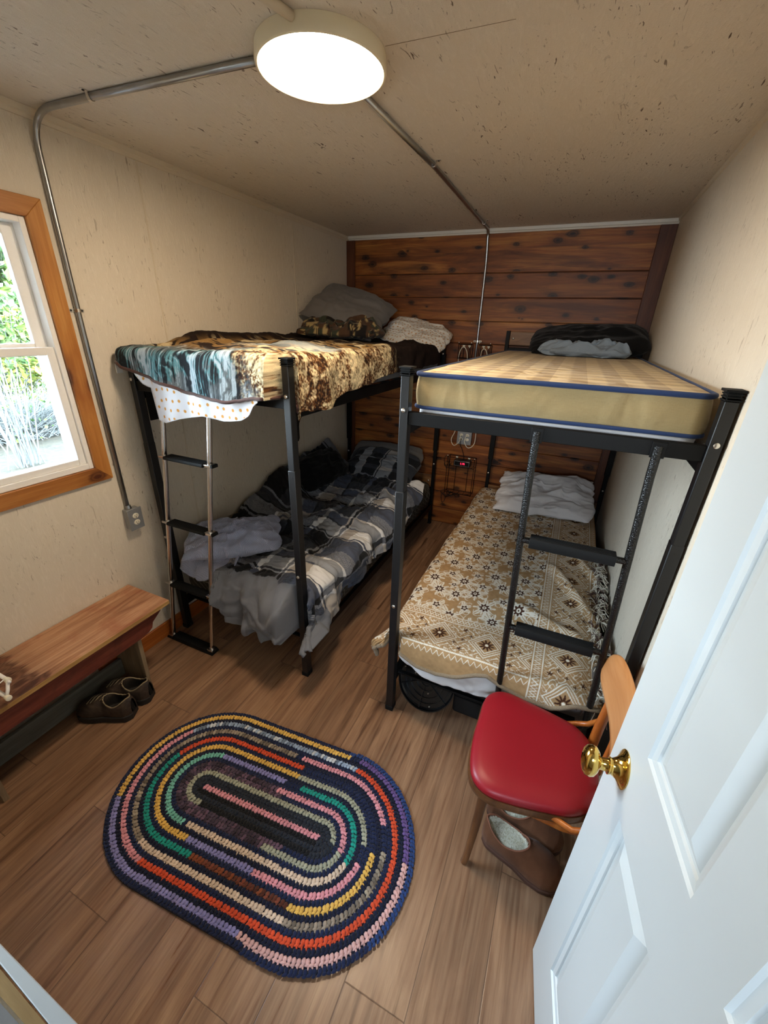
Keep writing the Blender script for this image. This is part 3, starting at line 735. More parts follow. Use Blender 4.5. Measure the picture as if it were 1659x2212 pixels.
def drape(A, B, rect, top, r=.03, fold=.02, ff=14, zt=None, flare=.25, seed=2, minz=.02):
    """A,B flat cloth coordinates; rect x0,x1,y0,y1 supports the cloth; beyond it the cloth bends down"""
    x0, x1, y0, y1 = rect
    qx = np.clip(A, x0, x1); qy = np.clip(B, y0, y1); ox = A-qx; oy = B-qy; L = np.sqrt(ox**2+oy**2)+1e-9
    dx, dy = ox/L, oy/L; q = r*PI/2
    hor = np.where(L < q, r*np.sin(np.minimum(L, q)/r), r); dr = np.where(L < q, r*(1-np.cos(np.minimum(L, q)/r)), r+(L-q))
    s = A*np.abs(dy)+B*np.abs(dx)+np.arctan2(dy, dx)*.12
    fo = (np.sin(s*ff+2*fbm(A*3, B*3, seed, 2))*.5+.5*fbm(s*ff*.35, L*2+3, seed+3, 2)+.6)*fold*sst(0, .12, L)
    hor = hor+fo+flare*np.maximum(L-q, 0)*.3
    zz = top if zt is None else top+zt
    Z = zz-dr*(1-.04*flare)
    return np.stack([qx+dx*hor, qy+dy*hor, np.maximum(Z, minz)], -1), L, dr
# ------------------------------------------------------------------ upper right: bare tan mattress
def tanmat():
    m = NT('tan_linen_ticking'); X, Y, Z = m.xyz()
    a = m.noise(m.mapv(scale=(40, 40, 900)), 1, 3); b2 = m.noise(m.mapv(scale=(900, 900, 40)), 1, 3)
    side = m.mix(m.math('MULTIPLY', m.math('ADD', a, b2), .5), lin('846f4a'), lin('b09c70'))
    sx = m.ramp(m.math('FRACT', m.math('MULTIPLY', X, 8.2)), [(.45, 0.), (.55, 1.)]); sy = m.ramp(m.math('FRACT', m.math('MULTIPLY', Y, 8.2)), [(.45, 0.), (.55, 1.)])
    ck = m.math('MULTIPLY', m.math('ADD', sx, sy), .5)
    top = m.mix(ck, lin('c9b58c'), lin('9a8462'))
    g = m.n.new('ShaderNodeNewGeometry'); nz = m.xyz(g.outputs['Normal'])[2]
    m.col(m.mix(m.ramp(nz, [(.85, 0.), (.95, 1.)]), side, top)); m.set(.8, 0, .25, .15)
    m.bump(m.math('ADD', m.math('MULTIPLY', m.noise(m.mapv(scale=(7, 7, 3), rot=(0, .7, 0)), 1, 2, .5, .8), 14), a), .4, .008); return m.m
M['tan'] = tanmat()
mt = empty('mattress', (2.06, -1.26, 1.61), label='bare tan mattress with navy piping on the upper right bunk', cat='mattress')
b, Q = slab(1.590, 2.532, -2.358, -.12, 1.622, 1.757, .045, .006, er=.012, wav=.005)
b.build('mattress_body', M['tan'], mt, angle=60)
b = pipe_loop(Q, 1.752, .002, .009); b.v += []; b.build('top_piping', M['navy_pipe'], mt, angle=180)
pipe_loop(Q, 1.632, .004, .007).build('bottom_piping', M['navy_pipe'], mt, angle=180)
b2, Q2 = slab(1.597, 2.525, -2.352, -.13, 1.578, 1.626, .05, .0, rows=4, wav=.008); b2.build('underside', M['white_cloth'], mt, angle=80)
tag(pillow('pillow', (2.17, -.30, 1.85), (1, .0, .05), (0, .8, .35), (.84, .42, .17), M['black_cloth'], seed=21, wr=.014, floor=1.760, p=3), 'black pillow at the wall end of the bare tan mattress', 'pillow')
tag(pillow('folded_sheet', (2.16, -.56, 1.79), (1, .03, 0), (0, 1, 0), (.60, .22, .085), M['bluegrey'], seed=35, wr=.022, floor=1.759, p=3.5, creases=1.8), 'crumpled blue grey sheet lying before the black pillow', 'bedding')

# ------------------------------------------------------------------ upper left
mt = empty('mattress', (.54, -1.26, 1.58), label='mattress hidden under the wildlife fleece on the upper left bunk', cat='mattress')
b, Q = slab(.075, 1.0, -2.345, -.12, 1.58, 1.77, .06, .01); b.build('mattress_body', M['grey_cloth'], mt, angle=60)
def dots(A, B, pit=.046, rad=.0078, bg='e6e6ea', fg='d79a4c'):
    bgc, f = LN(bg, fg)
    row = np.floor(B/pit); U = A/pit+.5*(row % 2); cx = np.floor(U)+.5; jx = vn(cx*7.3, row*5.1, 5)*.22; jy = vn(cx*3.7, row*9.1, 6)*.22
    d = np.hypot((U-cx-jx), (B/pit-row-.5-jy))*pit
    k = 1-sst(rad*.85, rad*1.1, d); return bgc+(f-bgc)*k[..., None]
# polka dot sheet hanging at the foot
nu, nv = 340, 190
A, B = np.meshgrid(np.linspace(0, 1, nu), np.linspace(0, 1, nv), indexing='ij')
Ax = .11+.80*A
zb_ = np.interp(Ax, [.11, .155, .20, .255, .262, .30, .42, .578, .70, .80, .85, .88, .92], [1.72, 1.655, 1.62, 1.60, 1.445, 1.432, 1.468, 1.500, 1.488, 1.502, 1.53, 1.575, 1.60])
L_ = B*(1.76-zb_)+.0
Yf = -2.4405-.006*(1+np.sin(Ax*34+1))*sst(0, .15, L_)-.010*np.abs(fbm(Ax*9, L_*5, 4, 2))*sst(0, .1, L_)-.006*sst(.02, .2, L_)
P = np.stack([Ax, Yf, 1.76-L_], -1)
back = np.stack([Ax[:, :1], -2.30+0*Ax[:, :1], 1.783+0*Ax[:, :1]], -1)
cc = dots(Ax, L_)
ps = tag(MB().grid(P).build('polka_dot_sheet', M['polka'], cols=cc, solid=.002, angle=180), 'white sheet with orange dots hanging below the wildlife fleece over the ladder', 'bed sheet')
hp = MB().tube([tuple(P[i, -1]+np.array([0, -.001, .001])) for i in range(0, nu, 5)], .0022, 6).build('hem', M['white_cloth'], ps, angle=180)
# wildlife fleece
nu, nv = 430, 620
U, V = np.meshgrid(np.linspace(0, 1, nu), np.linspace(0, 1, nv), indexing='ij')
a0 = .045; yfar = -.30
bfl = lambda v: yfar-(yfar+2.36)*(1-v)
Lf = lambda u_x: np.interp(u_x, [.04, .08, .27, .47, .62, .75, .87, 1.0, 1.08, 1.3], [.10, .125, .165, .215, .235, .24, .225, .215, .20, .20])
Ls = lambda y: np.interp(y, [-2.6, -2.35, -2.2, -2.1, -1.93, -1.6, -1.15, -.6, -.3], [.25, .25, .265, .275, .215, .20, .19, .185, .18])
Yb = (-2.405-Lf(a0+1.2*U))+V*(yfar+2.405+Lf(a0+1.2*U)); Xa = a0+U*(1.0-a0+Ls(Yb))
topn = .012*fbm(Xa*4, Yb*3, 8, 3)+.016*ridge(Xa*3+2, Yb*2.2, 12, 2)*sst(1.02, .85, Xa)*sst(-2.36, -2.2, Yb)+.035*sst(.16, .05, Xa)*sst(-2.3, -1.9, Yb)
topn = np.maximum(topn, -.012)-.02*sst(-2.0, -2.36, Yb)*sst(.5, .05, Xa)
P, L, _ = drape(Xa, Yb, (a0, 1.0, -2.415, .5), 1.790, r=.038, fold=.020, ff=17, zt=topn, flare=.10, seed=14)
P = behind(P, 1.022, -2.385)
P[..., 2] += .004*fbm(Xa*20, Yb*20, 3, 2)
P[..., 0] = np.maximum(P[..., 0], .012)
tl, wh, dk, br_, cr_, tn, db, gy, gn = LN('5f8f94', 'b9c6cc', '23262a', '6b431f', 'dcc9a0', '9a7848', '2b1c17', '6d7476', '4c6a55')
s1 = fbm(Xa*34+fbm(Xa*7, Yb*7, 2)*2, (Yb+L)*7, 31, 4)*.8+.55*fbm(Xa*150, (Yb+L)*34, 33, 2); s2 = fbm(Xa*10, Yb*8, 41, 4)+.3*fbm(Xa*90, Yb*60, 43, 2)
water = gy+(tl-gy)*sst(-.2, .4, s2)[..., None]; water = water+(wh-water)*sst(.12, .55, s1)[..., None]; water = water+(dk-water)*sst(.15, .7, -s1+.25*s2)[..., None]
frn = fbm(Xa*11+Yb*4+fbm(Xa*6, Yb*6, 3)*1.6, Yb*13, 51, 3)*.75+.6*fbm(Xa*130, Yb*150, 53, 2)+.25*fbm(Xa*40, Yb*55, 54, 2); fur = br_+(cr_-br_)*sst(-.35, .45, frn)[..., None]; fur = fur+(db-fur)*sst(.3, .8, -frn)[..., None]
fr2 = fbm(Xa*90, Yb*90, 61, 2); fur = fur*(1+.5*fr2[..., None])
wt = sst(.76, .94, Xa+.10*s2+.10*(Yb+2.36)*(L < .03))
fr_ = water+(fur-water)*wt[..., None]
tnc = tn+(cr_-tn)*sst(-.1, .5, s2)[..., None]; st_ = fbm(Xa*8, Yb*30+fbm(Xa*3, Yb*3, 9)*3, 71, 3); tnc = tnc+(db-tnc)*sst(.1, .45, st_)[..., None]
ontop = sst(-2.34, -2.22, Yb)*sst(1.03, .97, Xa)
mid = np.exp(-((Yb+1.95)/.16)**2)*sst(.35, .6, Xa)
pale = np.array(lin('b5c2c6'))
tnc = tnc+(pale-tnc)*(mid*.8)[..., None]
colr = fr_+(tnc-fr_)*ontop[..., None]
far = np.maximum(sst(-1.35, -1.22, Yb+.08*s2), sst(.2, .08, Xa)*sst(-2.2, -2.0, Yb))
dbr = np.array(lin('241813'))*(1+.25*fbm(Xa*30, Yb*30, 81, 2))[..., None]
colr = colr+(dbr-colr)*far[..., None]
seam = np.exp(-((Yb+1.24)/.006)**2)*.6; colr = colr+(cr_*.6-colr)*seam[..., None]
fl = tag(MB().grid(P).build('fleece_blanket', M['fleece'], cols=np.clip(colr, .002, 1), solid=.005, angle=180), 'teal, brown and cream wildlife fleece draped over the upper left bunk', 'blanket')
MB().tube([tuple(P[i, 1]+np.array([0, -.002, 0])) for i in range(0, int(nu*.97), 6)], [.008]*len(range(0, int(nu*.97), 6)), 8).build('satin_hem', M['brown_hem'], fl, angle=180)
MB().box(.030, .034, -2.462, -2.43, 1.655, 1.70).build('care_tag', M['tag'], fl)
def camo(S, Tt):
    a_, b_, c_, d_ = LN('46301f', '17120f', 'a08a5c', '33372a'); n1 = fbm(S*9+3, Tt*7, 91, 3); n2 = fbm(S*13+9, Tt*9+4, 95, 3); n3 = fbm(S*9, Tt*9+7, 99, 3)
    c = a_+0*n1[..., None]; c = np.where((n1 > .18)[..., None], b_, c); c = np.where((n2 > .45)[..., None], c_, c); return np.where((n3 > .38)[..., None], d_, c)
tag(pillow('camouflage_quilt', (.40, -.80, 1.855), (1, .30, 0), (-.2, 1, .05), (.66, .46, .13), M['cloth'], seed=44, wr=.03, floor=1.812, colfn=camo, p=3, creases=2, n=70), 'brown camouflage quilt bunched beneath the grey pillow', 'quilt')
tag(pillow('folded_blanket', (.35, -.66, 1.905), (.9, .10, -.12), (-.1, .9, .12), (.58, .46, .05), M['grey_cloth'], seed=47, wr=.012, p=5), 'grey blanket folded flat directly under the grey pillow', 'blanket')
tag(pillow('pillow', (.352, -.600, 2.010), (.53, .05, -.17), (.08, .44, .21), (.64, .54, .20), M['grey_cloth'], seed=51, wr=.014, p=3.4, ps=.02), 'big grey pillow tilted against the corner on the upper left bunk', 'pillow')
def pdots(S, Tt): return dots(S*.33+1, Tt*.25+1, .034, .0065, 'dcd6cb', 'b98345')
tag(pillow('pillow', (.80, -.22, 1.84), (1, .0, -.20), (0, .8, .45), (.62, .42, .15), M['polka'], seed=57, wr=.014, colfn=pdots, n=110, p=3, floor=1.66), 'white pillow with orange dots behind the grey pillow', 'pillow')

# ------------------------------------------------------------------ lower left
def trimat():
    m = NT('charcoal_triangle_line_sheet'); X, Y, Z = m.xyz()
    def ln(e, k=22): return m.math('ABSOLUTE', m.math('SUBTRACT', m.math('FRACT', m.math('MULTIPLY', e, k)), .5))
    u1 = m.math('ADD', X, m.math('ADD', m.math('MULTIPLY', Y, .6), Z)); u2 = m.math('SUBTRACT', m.math('ADD', X, Z), m.math('MULTIPLY', Y, .6)); u3 = m.math('ADD', Y, m.math('MULTIPLY', Z, .5))
    d = m.math('MINIMUM', m.math('MINIMUM', ln(u1), ln(u2)), ln(u3, 17))
    m.col(m.mix(m.ramp(d, [(.015, .35), (.035, 0.)]), lin('37352f'), lin('c9c4b4'))); m.set(.9, 0, .2); m.bump(m.noise(scale=8, detail=4, dist=1), .3, .012); return m.m
M['tri'] = trimat()
mt = empty('mattress', (.54, -1.25, .26), label='mattress in a charcoal fitted sheet with triangle lines, lower left bunk', cat='mattress')
b, Q = slab(.06, 1.03, -2.335, -.12, .232, .492, .09, .012, er=.06, wav=.01); b.build('fitted_sheet', M['tri'], mt, angle=60)
nu, nv = 400, 760
U, V = np.meshgrid(np.linspace(0, 1, nu), np.linspace(0, 1, nv), indexing='ij')
x_of = .04+1.3*U
Lf = np.interp(x_of, [.0, .36, .44, .50, .58, .70, .85, 1.0, 1.12, 1.4], [-.42, -.36, -.12, .20, .34, .37, .34, .27, .24, .22])
Yb = (-2.33-Lf)+V*(-.50+2.33+Lf)
Ls = np.interp(Yb, [-2.8, -2.45, -2.3, -2.15, -1.8, -1.4, -1.15, -.8, -.5], [.25, .26, .28, .29, .235, .20, .19, .12, .05])
Xa = .04+U*(.99-.04+Ls)
zt = .045+.026*fbm(Xa*3.2, Yb*3, 18, 4)+.026*ridge(Xa*2.4+fbm(Xa*2, Yb*2, 5)*.8, Yb*2.6, 22, 4)+.012*ridge(Xa*6+Yb*3, Yb*5, 23, 2)
zt = zt+.26*np.exp(-((Xa-.02)/.16)**2)*sst(-2.0, -1.15, Yb)+.05*sst(-1.2, -.7, Yb)*sst(1, .7, Xa)
zt = np.maximum(zt, .012)
P, L, dn = drape(Xa, Yb, (-.5, .985, -2.35, .5), .505, r=.05, fold=.055, ff=9, zt=zt, flare=.35, seed=28, minz=.06)
fx = fbm(Xa*7+2, Yb*3+L*4, 36, 3)*sst(0, .15, L)
P[..., 1] += np.where(Yb < -2.35, -.040*fx-.045*np.sin(PI*np.clip(L/.42, 0, 1)), 0)
P[..., 1] -= np.where(Yb < -2.35, .032*ridge(Xa*3.5+L*4, L*5-Xa*2, 39, 2)*sst(.03, .15, L), 0)
P[..., 0] += np.where(Xa > 1.0, .03*fx+.015*ridge(Yb*5, L*6, 40, 2)*sst(.02, .1, L), 0)
P[..., 0] = np.maximum(P[..., 0], .012)
P = behind(P, 1.022, -2.385, .06)
# plaid
bk, ch, gr_, wt_, bg_, nvv = LN('17181b', '2f3238', '8d8f93', 'd6d6d6', 'a39c94', '3a3f4c')
def band(t, edges, vals):
    idx = np.searchsorted(edges, t); return np.array(vals)[np.clip(idx, 0, len(vals)-1)]
ta = Xa+.02*fbm(Yb*2, Xa*2, 3, 2)
va = band(ta, [.16, .30, .33, .46, .48, .62, .66, .80, .815, .835, .845, .93, 1.08, 1.12, 1.14], [.08, .15, .8, .55, .1, .2, .75, .25, .9, .05, .95, .62, .75, .1, .85, .6])
tb = (Yb+3.0+.02*fbm(Xa*2, Yb*2, 6, 2)) % .56
vb = band(tb, [.14, .155, .17, .30, .315, .40, .42, .54], [.1, .9, .15, .9, .2, .5, .95, .25, .15])
val = .5*va+.5*vb
hat = .05*np.sign(np.sin(Xa*900))*np.sign(np.sin(Yb*900))
val = np.clip(val+hat*(np.abs(va-vb) > .4), 0, 1)
colr = np.where((val < .18)[..., None], bk, np.where((val < .34)[..., None], ch, np.where((val < .52)[..., None], nvv*1.6, np.where((val < .66)[..., None], gr_, np.where((val < .8)[..., None], bg_*1.15, wt_)))))
und = ((Yb < -2.37-.02*fbm(Xa*5, Xa*3, 2)) & (ta < .985)) | ((ta > 1.17+.04*np.sin(Yb*8)) & (Yb < -2.25))
colr = np.where(und[..., None], np.array(lin('6e7178')), colr)
cf = tag(MB().grid(P).build('comforter', M['cloth'], cols=np.clip(colr, .003, 1), solid=.012, off=1, angle=180, recalc=True), 'black, grey and white plaid comforter spilling off the foot of the lower left bunk', 'comforter')
ip = P[int(nu*.62), 2]; MB().box(ip[0]-.018, ip[0]+.018, ip[1]-.012, ip[1]-.008, ip[2]-.022, ip[2]+.006).build('care_tag', M['tag'], cf)
def plaid2(S, Tt):
    va = band(S, [-.75, -.55, -.35, -.33, .05, .08, .11, .42, .44, .7], [.05, .1, .6, .9, .12, .9, .2, .7, .5, .1, .2]); vb = band(Tt, [-.5, -.3, .1, .13, .5], [.15, .6, .2, .9, .1, .5])
    v_ = .6*va+.4*vb; return np.where((v_ < .2)[..., None], bk, np.where((v_ < .4)[..., None], ch, np.where((v_ < .62)[..., None], gr_*.8, bg_)))
tag(pillow('pillow', (.56, -.235, .70), (1, 0, .02), (0, .55, .5), (.80, .36, .15), M['grey_cloth'], seed=72, wr=.01, floor=.5), 'plain grey pillow behind the plaid pillow on the lower left bunk', 'pillow')
tag(pillow('pillow', (.59, -.42, .665), (1, -.04, .0), (0, .75, .42), (.76, .46, .17), M['cloth'], seed=77, wr=.012, colfn=plaid2, n=120, floor=.52, p=3), 'black and grey plaid pillow at the head of the lower left bunk', 'pillow')
tag(pillow('pillow', (.20, -.90, .72), (.25, .9, .1), (-.7, .1, .6), (.58, .34, .17), M['black_cloth'], seed=81, wr=.016, p=3), 'black pillow against the wall beside the plaid pillow', 'pillow')
kb = tag(pillow('knit_blanket', (.315, -2.12, .625), (.72, .62, .02), (-.62, .72, .02), (.60, .44, .16), M['knit'], seed=86, wr=.022, floor=.515, p=3.2, creases=1.4, n=80, ps=.05), 'pale blue waffle knit blanket folded on the foot of the lower left bunk', 'blanket')
nu, nv = 70, 50
U, V = np.meshgrid(np.linspace(0, 1, nu), np.linspace(0, 1, nv), indexing='ij')
Xq = .10+.38*U+.05*V*np.sin(U*9); Yq = -2.22-.17*V-.02*np.sin(U*14); Zq = .60-.02*V-.115*V**2+.020*np.sin(U*16+2)*V+.018*fbm(U*5, V*4, 5, 3)
MB().grid(np.stack([Xq, Yq, Zq], -1)).build('folded_corner', M['knit'], kb, solid=.012, angle=180)

# ------------------------------------------------------------------ lower right
mt = empty('mattress', (2.06, -1.25, .26), label='grey mattress under the floral blanket on the lower right bunk', cat='mattress')
b, Q = slab(1.60, 2.53, -2.35, -.12, .270, .495, .06, .012, er=.05, wav=.006)
M['matgrey'] = fabric('grey_mattress_cloth', 160, .4, .9, .1, False, '85807f', amt=.2); b.build('mattress_body', M['matgrey'], mt, angle=60)
nu, nv = 160, 40
U, V = np.meshgrid(np.linspace(0, 1, nu), np.linspace(0, 1, nv), indexing='ij')
Xq = 1.603+.60*U; zb2 = np.interp(Xq, [1.6, 1.65, 1.75, 1.84, 1.95, 2.06, 2.2], [.40, .35, .305, .285, .30, .325, .40]); Zq = .49-V*(.49-zb2)
Yq = -2.368-.012*np.sin(U*11)*V-.010*fbm(U*9, V*3, 5, 2)-.02*sst(.0, .5, V)
tag(MB().grid(np.stack([Xq, Yq, Zq], -1)).build('white_sheet', M['white_cloth'], solid=.002, angle=180), 'white sheet showing below the floral blanket at the foot of the lower right bunk', 'bed sheet')

nu, nv = 540, 940
U, V = np.meshgrid(np.linspace(0, 1, nu), np.linspace(0, 1, nv), indexing='ij')
xs = 1.47+1.08*U
Lf = np.interp(xs, [1.45, 1.52, 1.60, 1.66, 1.75, 1.85, 1.95, 2.03, 2.08, 2.14, 2.25, 2.36, 2.45, 2.56], [.14, .12, .09, .13, .165, .175, .14, .10, .085, .115, .135, .125, .07, .03])
Yb = (-2.36-Lf)+V*(-.12+2.36+Lf); Xa = 1.42+U*(2.515-1.42)
rid = lambda x0, y0, x1, y1, w_: np.exp(-((((Xa-x0)*(y1-y0)-(Yb-y0)*(x1-x0))/math.hypot(x1-x0, y1-y0))/w_)**2)*sst(-.1, .15, ((Xa-x0)*(x1-x0)+(Yb-y0)*(y1-y0))/((x1-x0)**2+(y1-y0)**2))*sst(1.1, .85, ((Xa-x0)*(x1-x0)+(Yb-y0)*(y1-y0))/((x1-x0)**2+(y1-y0)**2))
zt = .012*fbm(Xa*3, Yb*2.2, 61, 3)+.035*rid(2.22, -1.35, 2.50, -1.85, .03)+.03*rid(2.35, -1.15, 2.52, -1.4, .03)+.028*rid(2.05, -1.9, 2.45, -2.05, .04)-.035*sst(2.38, 2.52, Xa)*sst(-1.0, -1.5, Yb)
P, L, dn = drape(Xa, Yb, (1.565, 2.9, -2.372, .5), .522, r=.03, fold=.018, ff=12, zt=zt, flare=.3, seed=66, minz=.1)
cor = sst(.03, .16, L)*np.exp(-((Xa-1.46)/.07)**2)*np.exp(-((Yb+2.42)/.12)**2)
P[..., 0] -= .055*cor; P[..., 2] += .03*cor
sidel = np.where(Xa < 1.565, 1.0, 0.0)
P[..., 0] -= .012*sidel*sst(0, .05, L)
P = behind(P, 1.566, -2.385, .045)
# jacquard pattern
tan_, crm, brn, lt = LN('a98860', 'ded8ca', '44281a', 'c0a987')
PX, PY = Xa, Yb
col_ = np.broadcast_to(tan_, PX.shape+(3,)).copy()*(1+.10*fbm(PX*60, PY*60, 9, 2))[..., None]
def lay(mask, c): 
    global col_
    k = np.clip(mask, 0, 1)[..., None]; col_ = col_+(c-col_)*k
XB, YBD = 2.212, -2.125
border = np.maximum(1.0*(PX > XB), 1.0*(PY < YBD))
fieldm = 1-border
# field: sprays of cream leaves in ogee bands with brown flower rings
cw = .335
for (ax_, ay_, rr, np_) in ((.12, .10, .024, 8), (.46, .04, .017, 5), (.78, .20, .023, 8), (.30, .38, .016, 5), (.60, .50, .024, 8), (.08, .66, .020, 7), (.38, .80, .022, 7), (.86, .76, .017, 5), (.98, .42, .013, 5)):
    rr = rr*1.28; u_ = ((PX-1.40)/cw-ax_+.5) % 1-.5; v_ = ((PY+3.0)/cw-ay_+.5+.5*(np.floor((PX-1.40)/cw-ax_+.5) % 2)) % 1-.5
    X_, Y_ = u_*cw, v_*cw; r_ = np.hypot(X_, Y_*.9); th = np.arctan2(Y_*.9, X_)
    hal = (r_ < rr*(1.75+.55*np.cos(np_*th*1.0+ax_*9)+.35*np.cos(2*th+ay_*7))) & ((np.sin(th*20+ax_*30) > -.72) | (r_ < rr*1.12))
    lay(hal*fieldm*.95, crm)
    lay(((np.abs(r_-rr*(2.25+.3*np.cos(6*th))) < .0022) & (np.cos(2*th+ay_*7) > -.2))*fieldm*.8, crm)
    lay(((r_ < rr*(.80+.20*np.cos(np_*th))) & (r_ > rr*.36))*fieldm, brn); lay((r_ < rr*.14)*fieldm, brn)
def borderpat(s, d, mask):
    """s along the band, d across from its inner edge (0..~.35)"""
    z1 = np.abs(((s/.030) % 1)-.5)*2
    lay((np.abs(d-.006) < .003)*mask, crm); lay((np.abs(d-.052) < .003)*mask, crm)
    lay(((d > .012) & (d < .046) & (np.abs(d-.014-.028*z1) < .0045))*mask, crm)
    lay(((d > .012) & (d < .046) & (np.abs(d-.044+.028*z1) < .003))*mask*.7, crm)
    lay((np.abs(d-.262) < .0035)*mask, crm); lay(((d > .270) & (d < .30) & (np.abs(d-.272-.024*z1) < .0028))*mask, crm)
    pit = .235; c_ = ((s/pit) % 1-.5)*pit; dd = d-.155; man = np.abs(c_)+np.abs(dd)*1.0
    for rr, wd in ((.088, .004), (.072, .003), (.056, .0035)): lay(((np.abs(man-rr) < wd) & (np.abs(dd) < .098))*mask, crm)
    r_ = np.hypot(c_, dd); th = np.arctan2(dd, c_)
    lay(((r_ < .038*(.72+.28*np.cos(10*th))) & (r_ > .010))*mask, brn); lay((r_ <= .0075)*mask, np.array(lin('e8e2d4')))
    outm = (man > .095) & (d > .058) & (d < .255)
    wv = np.abs(np.sin(s*120+2.2*np.sin(d*110))*np.sin(d*95+1.6*np.sin(s*80)))
    lay((outm & (wv < .16))*mask*.95, crm)
    c2 = (((s+pit/2)/pit) % 1-.5)*pit
    for dq in (.085, .225):
        r2 = np.hypot(c2, d-dq); t2 = np.arctan2(d-dq, c2); lay((r2 < .015*(.65+.35*np.cos(5*t2)))*mask, brn)
    for dq, cq in ((.155, 0.), (.12, .035), (.19, -.035)):
        r2 = np.hypot(c2-cq, d-dq); t2 = np.arctan2(d-dq, c2-cq); lay((r2 < .011*(.6+.4*np.cos(4*t2)))*mask, brn)
borderpat(PX-1.77+.1175+.235, YBD-PY, ((PY < YBD) & (PX <= XB))*1.0)
borderpat(PY+3.03, PX-XB, (PX > XB)*1.0)
pl_ = sst(.395, .40, -2.07-PY+0*PX)
bl_ = tag(MB().grid(P).build('floral_blanket', M['woven'], cols=np.clip(col_, .003, 1), solid=.006, angle=180), 'tan, cream and brown floral woven blanket on the lower right bunk', 'blanket')
idx = range(0, nu, 5)
MB().tube([tuple(P[i, 1]+np.array([0, -.004, -.002])) for i in idx], .0105, 8).tube([tuple(P[i, 3]+np.array([0, .012, -.020])) for i in idx], .0085, 8).build('whip_stitched_hem', M['whip'], bl_, angle=180)
MB().tube([tuple(P[0, j]+np.array([-.003, 0, 0])) for j in range(0, 500, 6)], .007, 8).build('side_hem', M['whip'], bl_, angle=180)
b = MB(); r = np.random.RandomState(5)
for k in range(190):
    j = int(8+r.rand()*nv*.62); p0 = P[-1, j]; near = j < nv*.25
    base = p0.copy(); di = np.array([r.normal()*.5+(.35 if not near else .0), r.normal()*.7-.2, 0]); di /= np.linalg.norm(di)
    if r.rand() < .5: base = P[-1-int(r.rand()*14), j]
    b.cur = 0 if r.rand() < .72 else 1
    for q in range(3):
        e = di*(.05+.05*r.rand())+r.normal(size=3)*.012; m1 = base+e*.45+np.array([0, 0, .022+.01*r.rand()]); e2 = base+e+np.array([0, 0, -.018*r.rand()-(0.03 if near else 0)])
        for pt in (m1, e2): pt[0] = min(pt[0], 2.57)
        b.tube([base+np.array([0, 0, .004]), (base+m1)/2+np.array([0, 0, .008]), m1, (m1+e2)/2+r.normal(size=3)*.004, e2], .0021, 5, caps=False)
fo = b.build('fringe', [M['fringe'], M['brown_hem']], bl_, recalc=False, angle=180); fo['kind'] = 'stuff'
tag(pillow('pillow', (2.10, -.40, .655), (1, .0, .04), (0, .82, .40), (.80, .50, .15), M['white_cloth'], seed=91, wr=.020, floor=.53, p=3, creases=1.5, n=80, ps=.08), 'white wrinkled pillow at the head of the lower right bunk', 'pillow')
# ------------------------------------------------------------------ under the right bunk
fb = empty('round_base', (1.72, -2.2, 0), label='round ribbed black plastic stand base tipped up under the lower right bunk', cat='stand base')
c0 = Vector((1.722, -2.262, .152)); nn = Vector((-.10, -.88, .46)).normalized(); up = (Vector((0, 0, 1))-nn*nn.z).normalized(); sd = up.cross(nn)
c0.z = .165*up.z+.006
MB().lathe([(.0001, .0), (.150, .0), (.158, .004), (.164, .014), (.165, .026), (.160, .026), (.157, .012), (.15, .006), (.0001, .006)], c0-nn*.02, nn, 64).build('disc', M['plastic_black'], fb)
for r_ in (.035, .062, .098, .128): MB().lathe([(r_-.0022, 0), (r_-.0022, .012), (r_+.0022, .012), (r_+.0022, 0)], c0-nn*.016, nn, 48).build('concentric_rib', M['plastic_black'], fb)
for k in range(6):
    a = PI*k/3+.5; d = sd*math.cos(a)+up*math.sin(a); e = nn.cross(d)*.002; p = c0-nn*.015
    q0, q1 = p+d*.035, p+d*.156
    MB().hexa([q0-e, q0+e, q1-e, q1+e, q0-e+nn*.013, q0+e+nn*.013, q1-e+nn*.013, q1+e+nn*.013]).build('radial_rib', M['plastic_black'], fb)
for k in range(3):
    a = PI*2*k/3+.9
    for rr in (.072, .14):
        p = c0+(sd*math.cos(a)+up*math.sin(a))*rr-nn*.012; MB().lathe([(.0045, 0), (.0045, .006), (.002, .008)], p, nn, 10).build('screw', M['zinc'], fb)
MB().tube([c0-nn*.02, c0-nn*.16], .016, 14).build('stem', M['plastic_black'], fb)
cs = empty('storage_case', (2.15, -1.95, 0), label='black case lying in the dark beneath the lower right bunk', cat='case')
MB().box(1.88, 2.46, -2.27, -1.7, .002, .19).build('case_body', M['case'], cs, bevel=.02, seg=3)
MB().box(1.885, 2.455, -2.2745, -2.270, .125, .132).build('zip', M['rubber'], cs)
MB().tube([(2.08, -2.268, .09), (2.08, -2.29, .09), (2.26, -2.29, .09), (2.26, -2.268, .09)], .006, 8).build('handle', M['rubber'], cs)

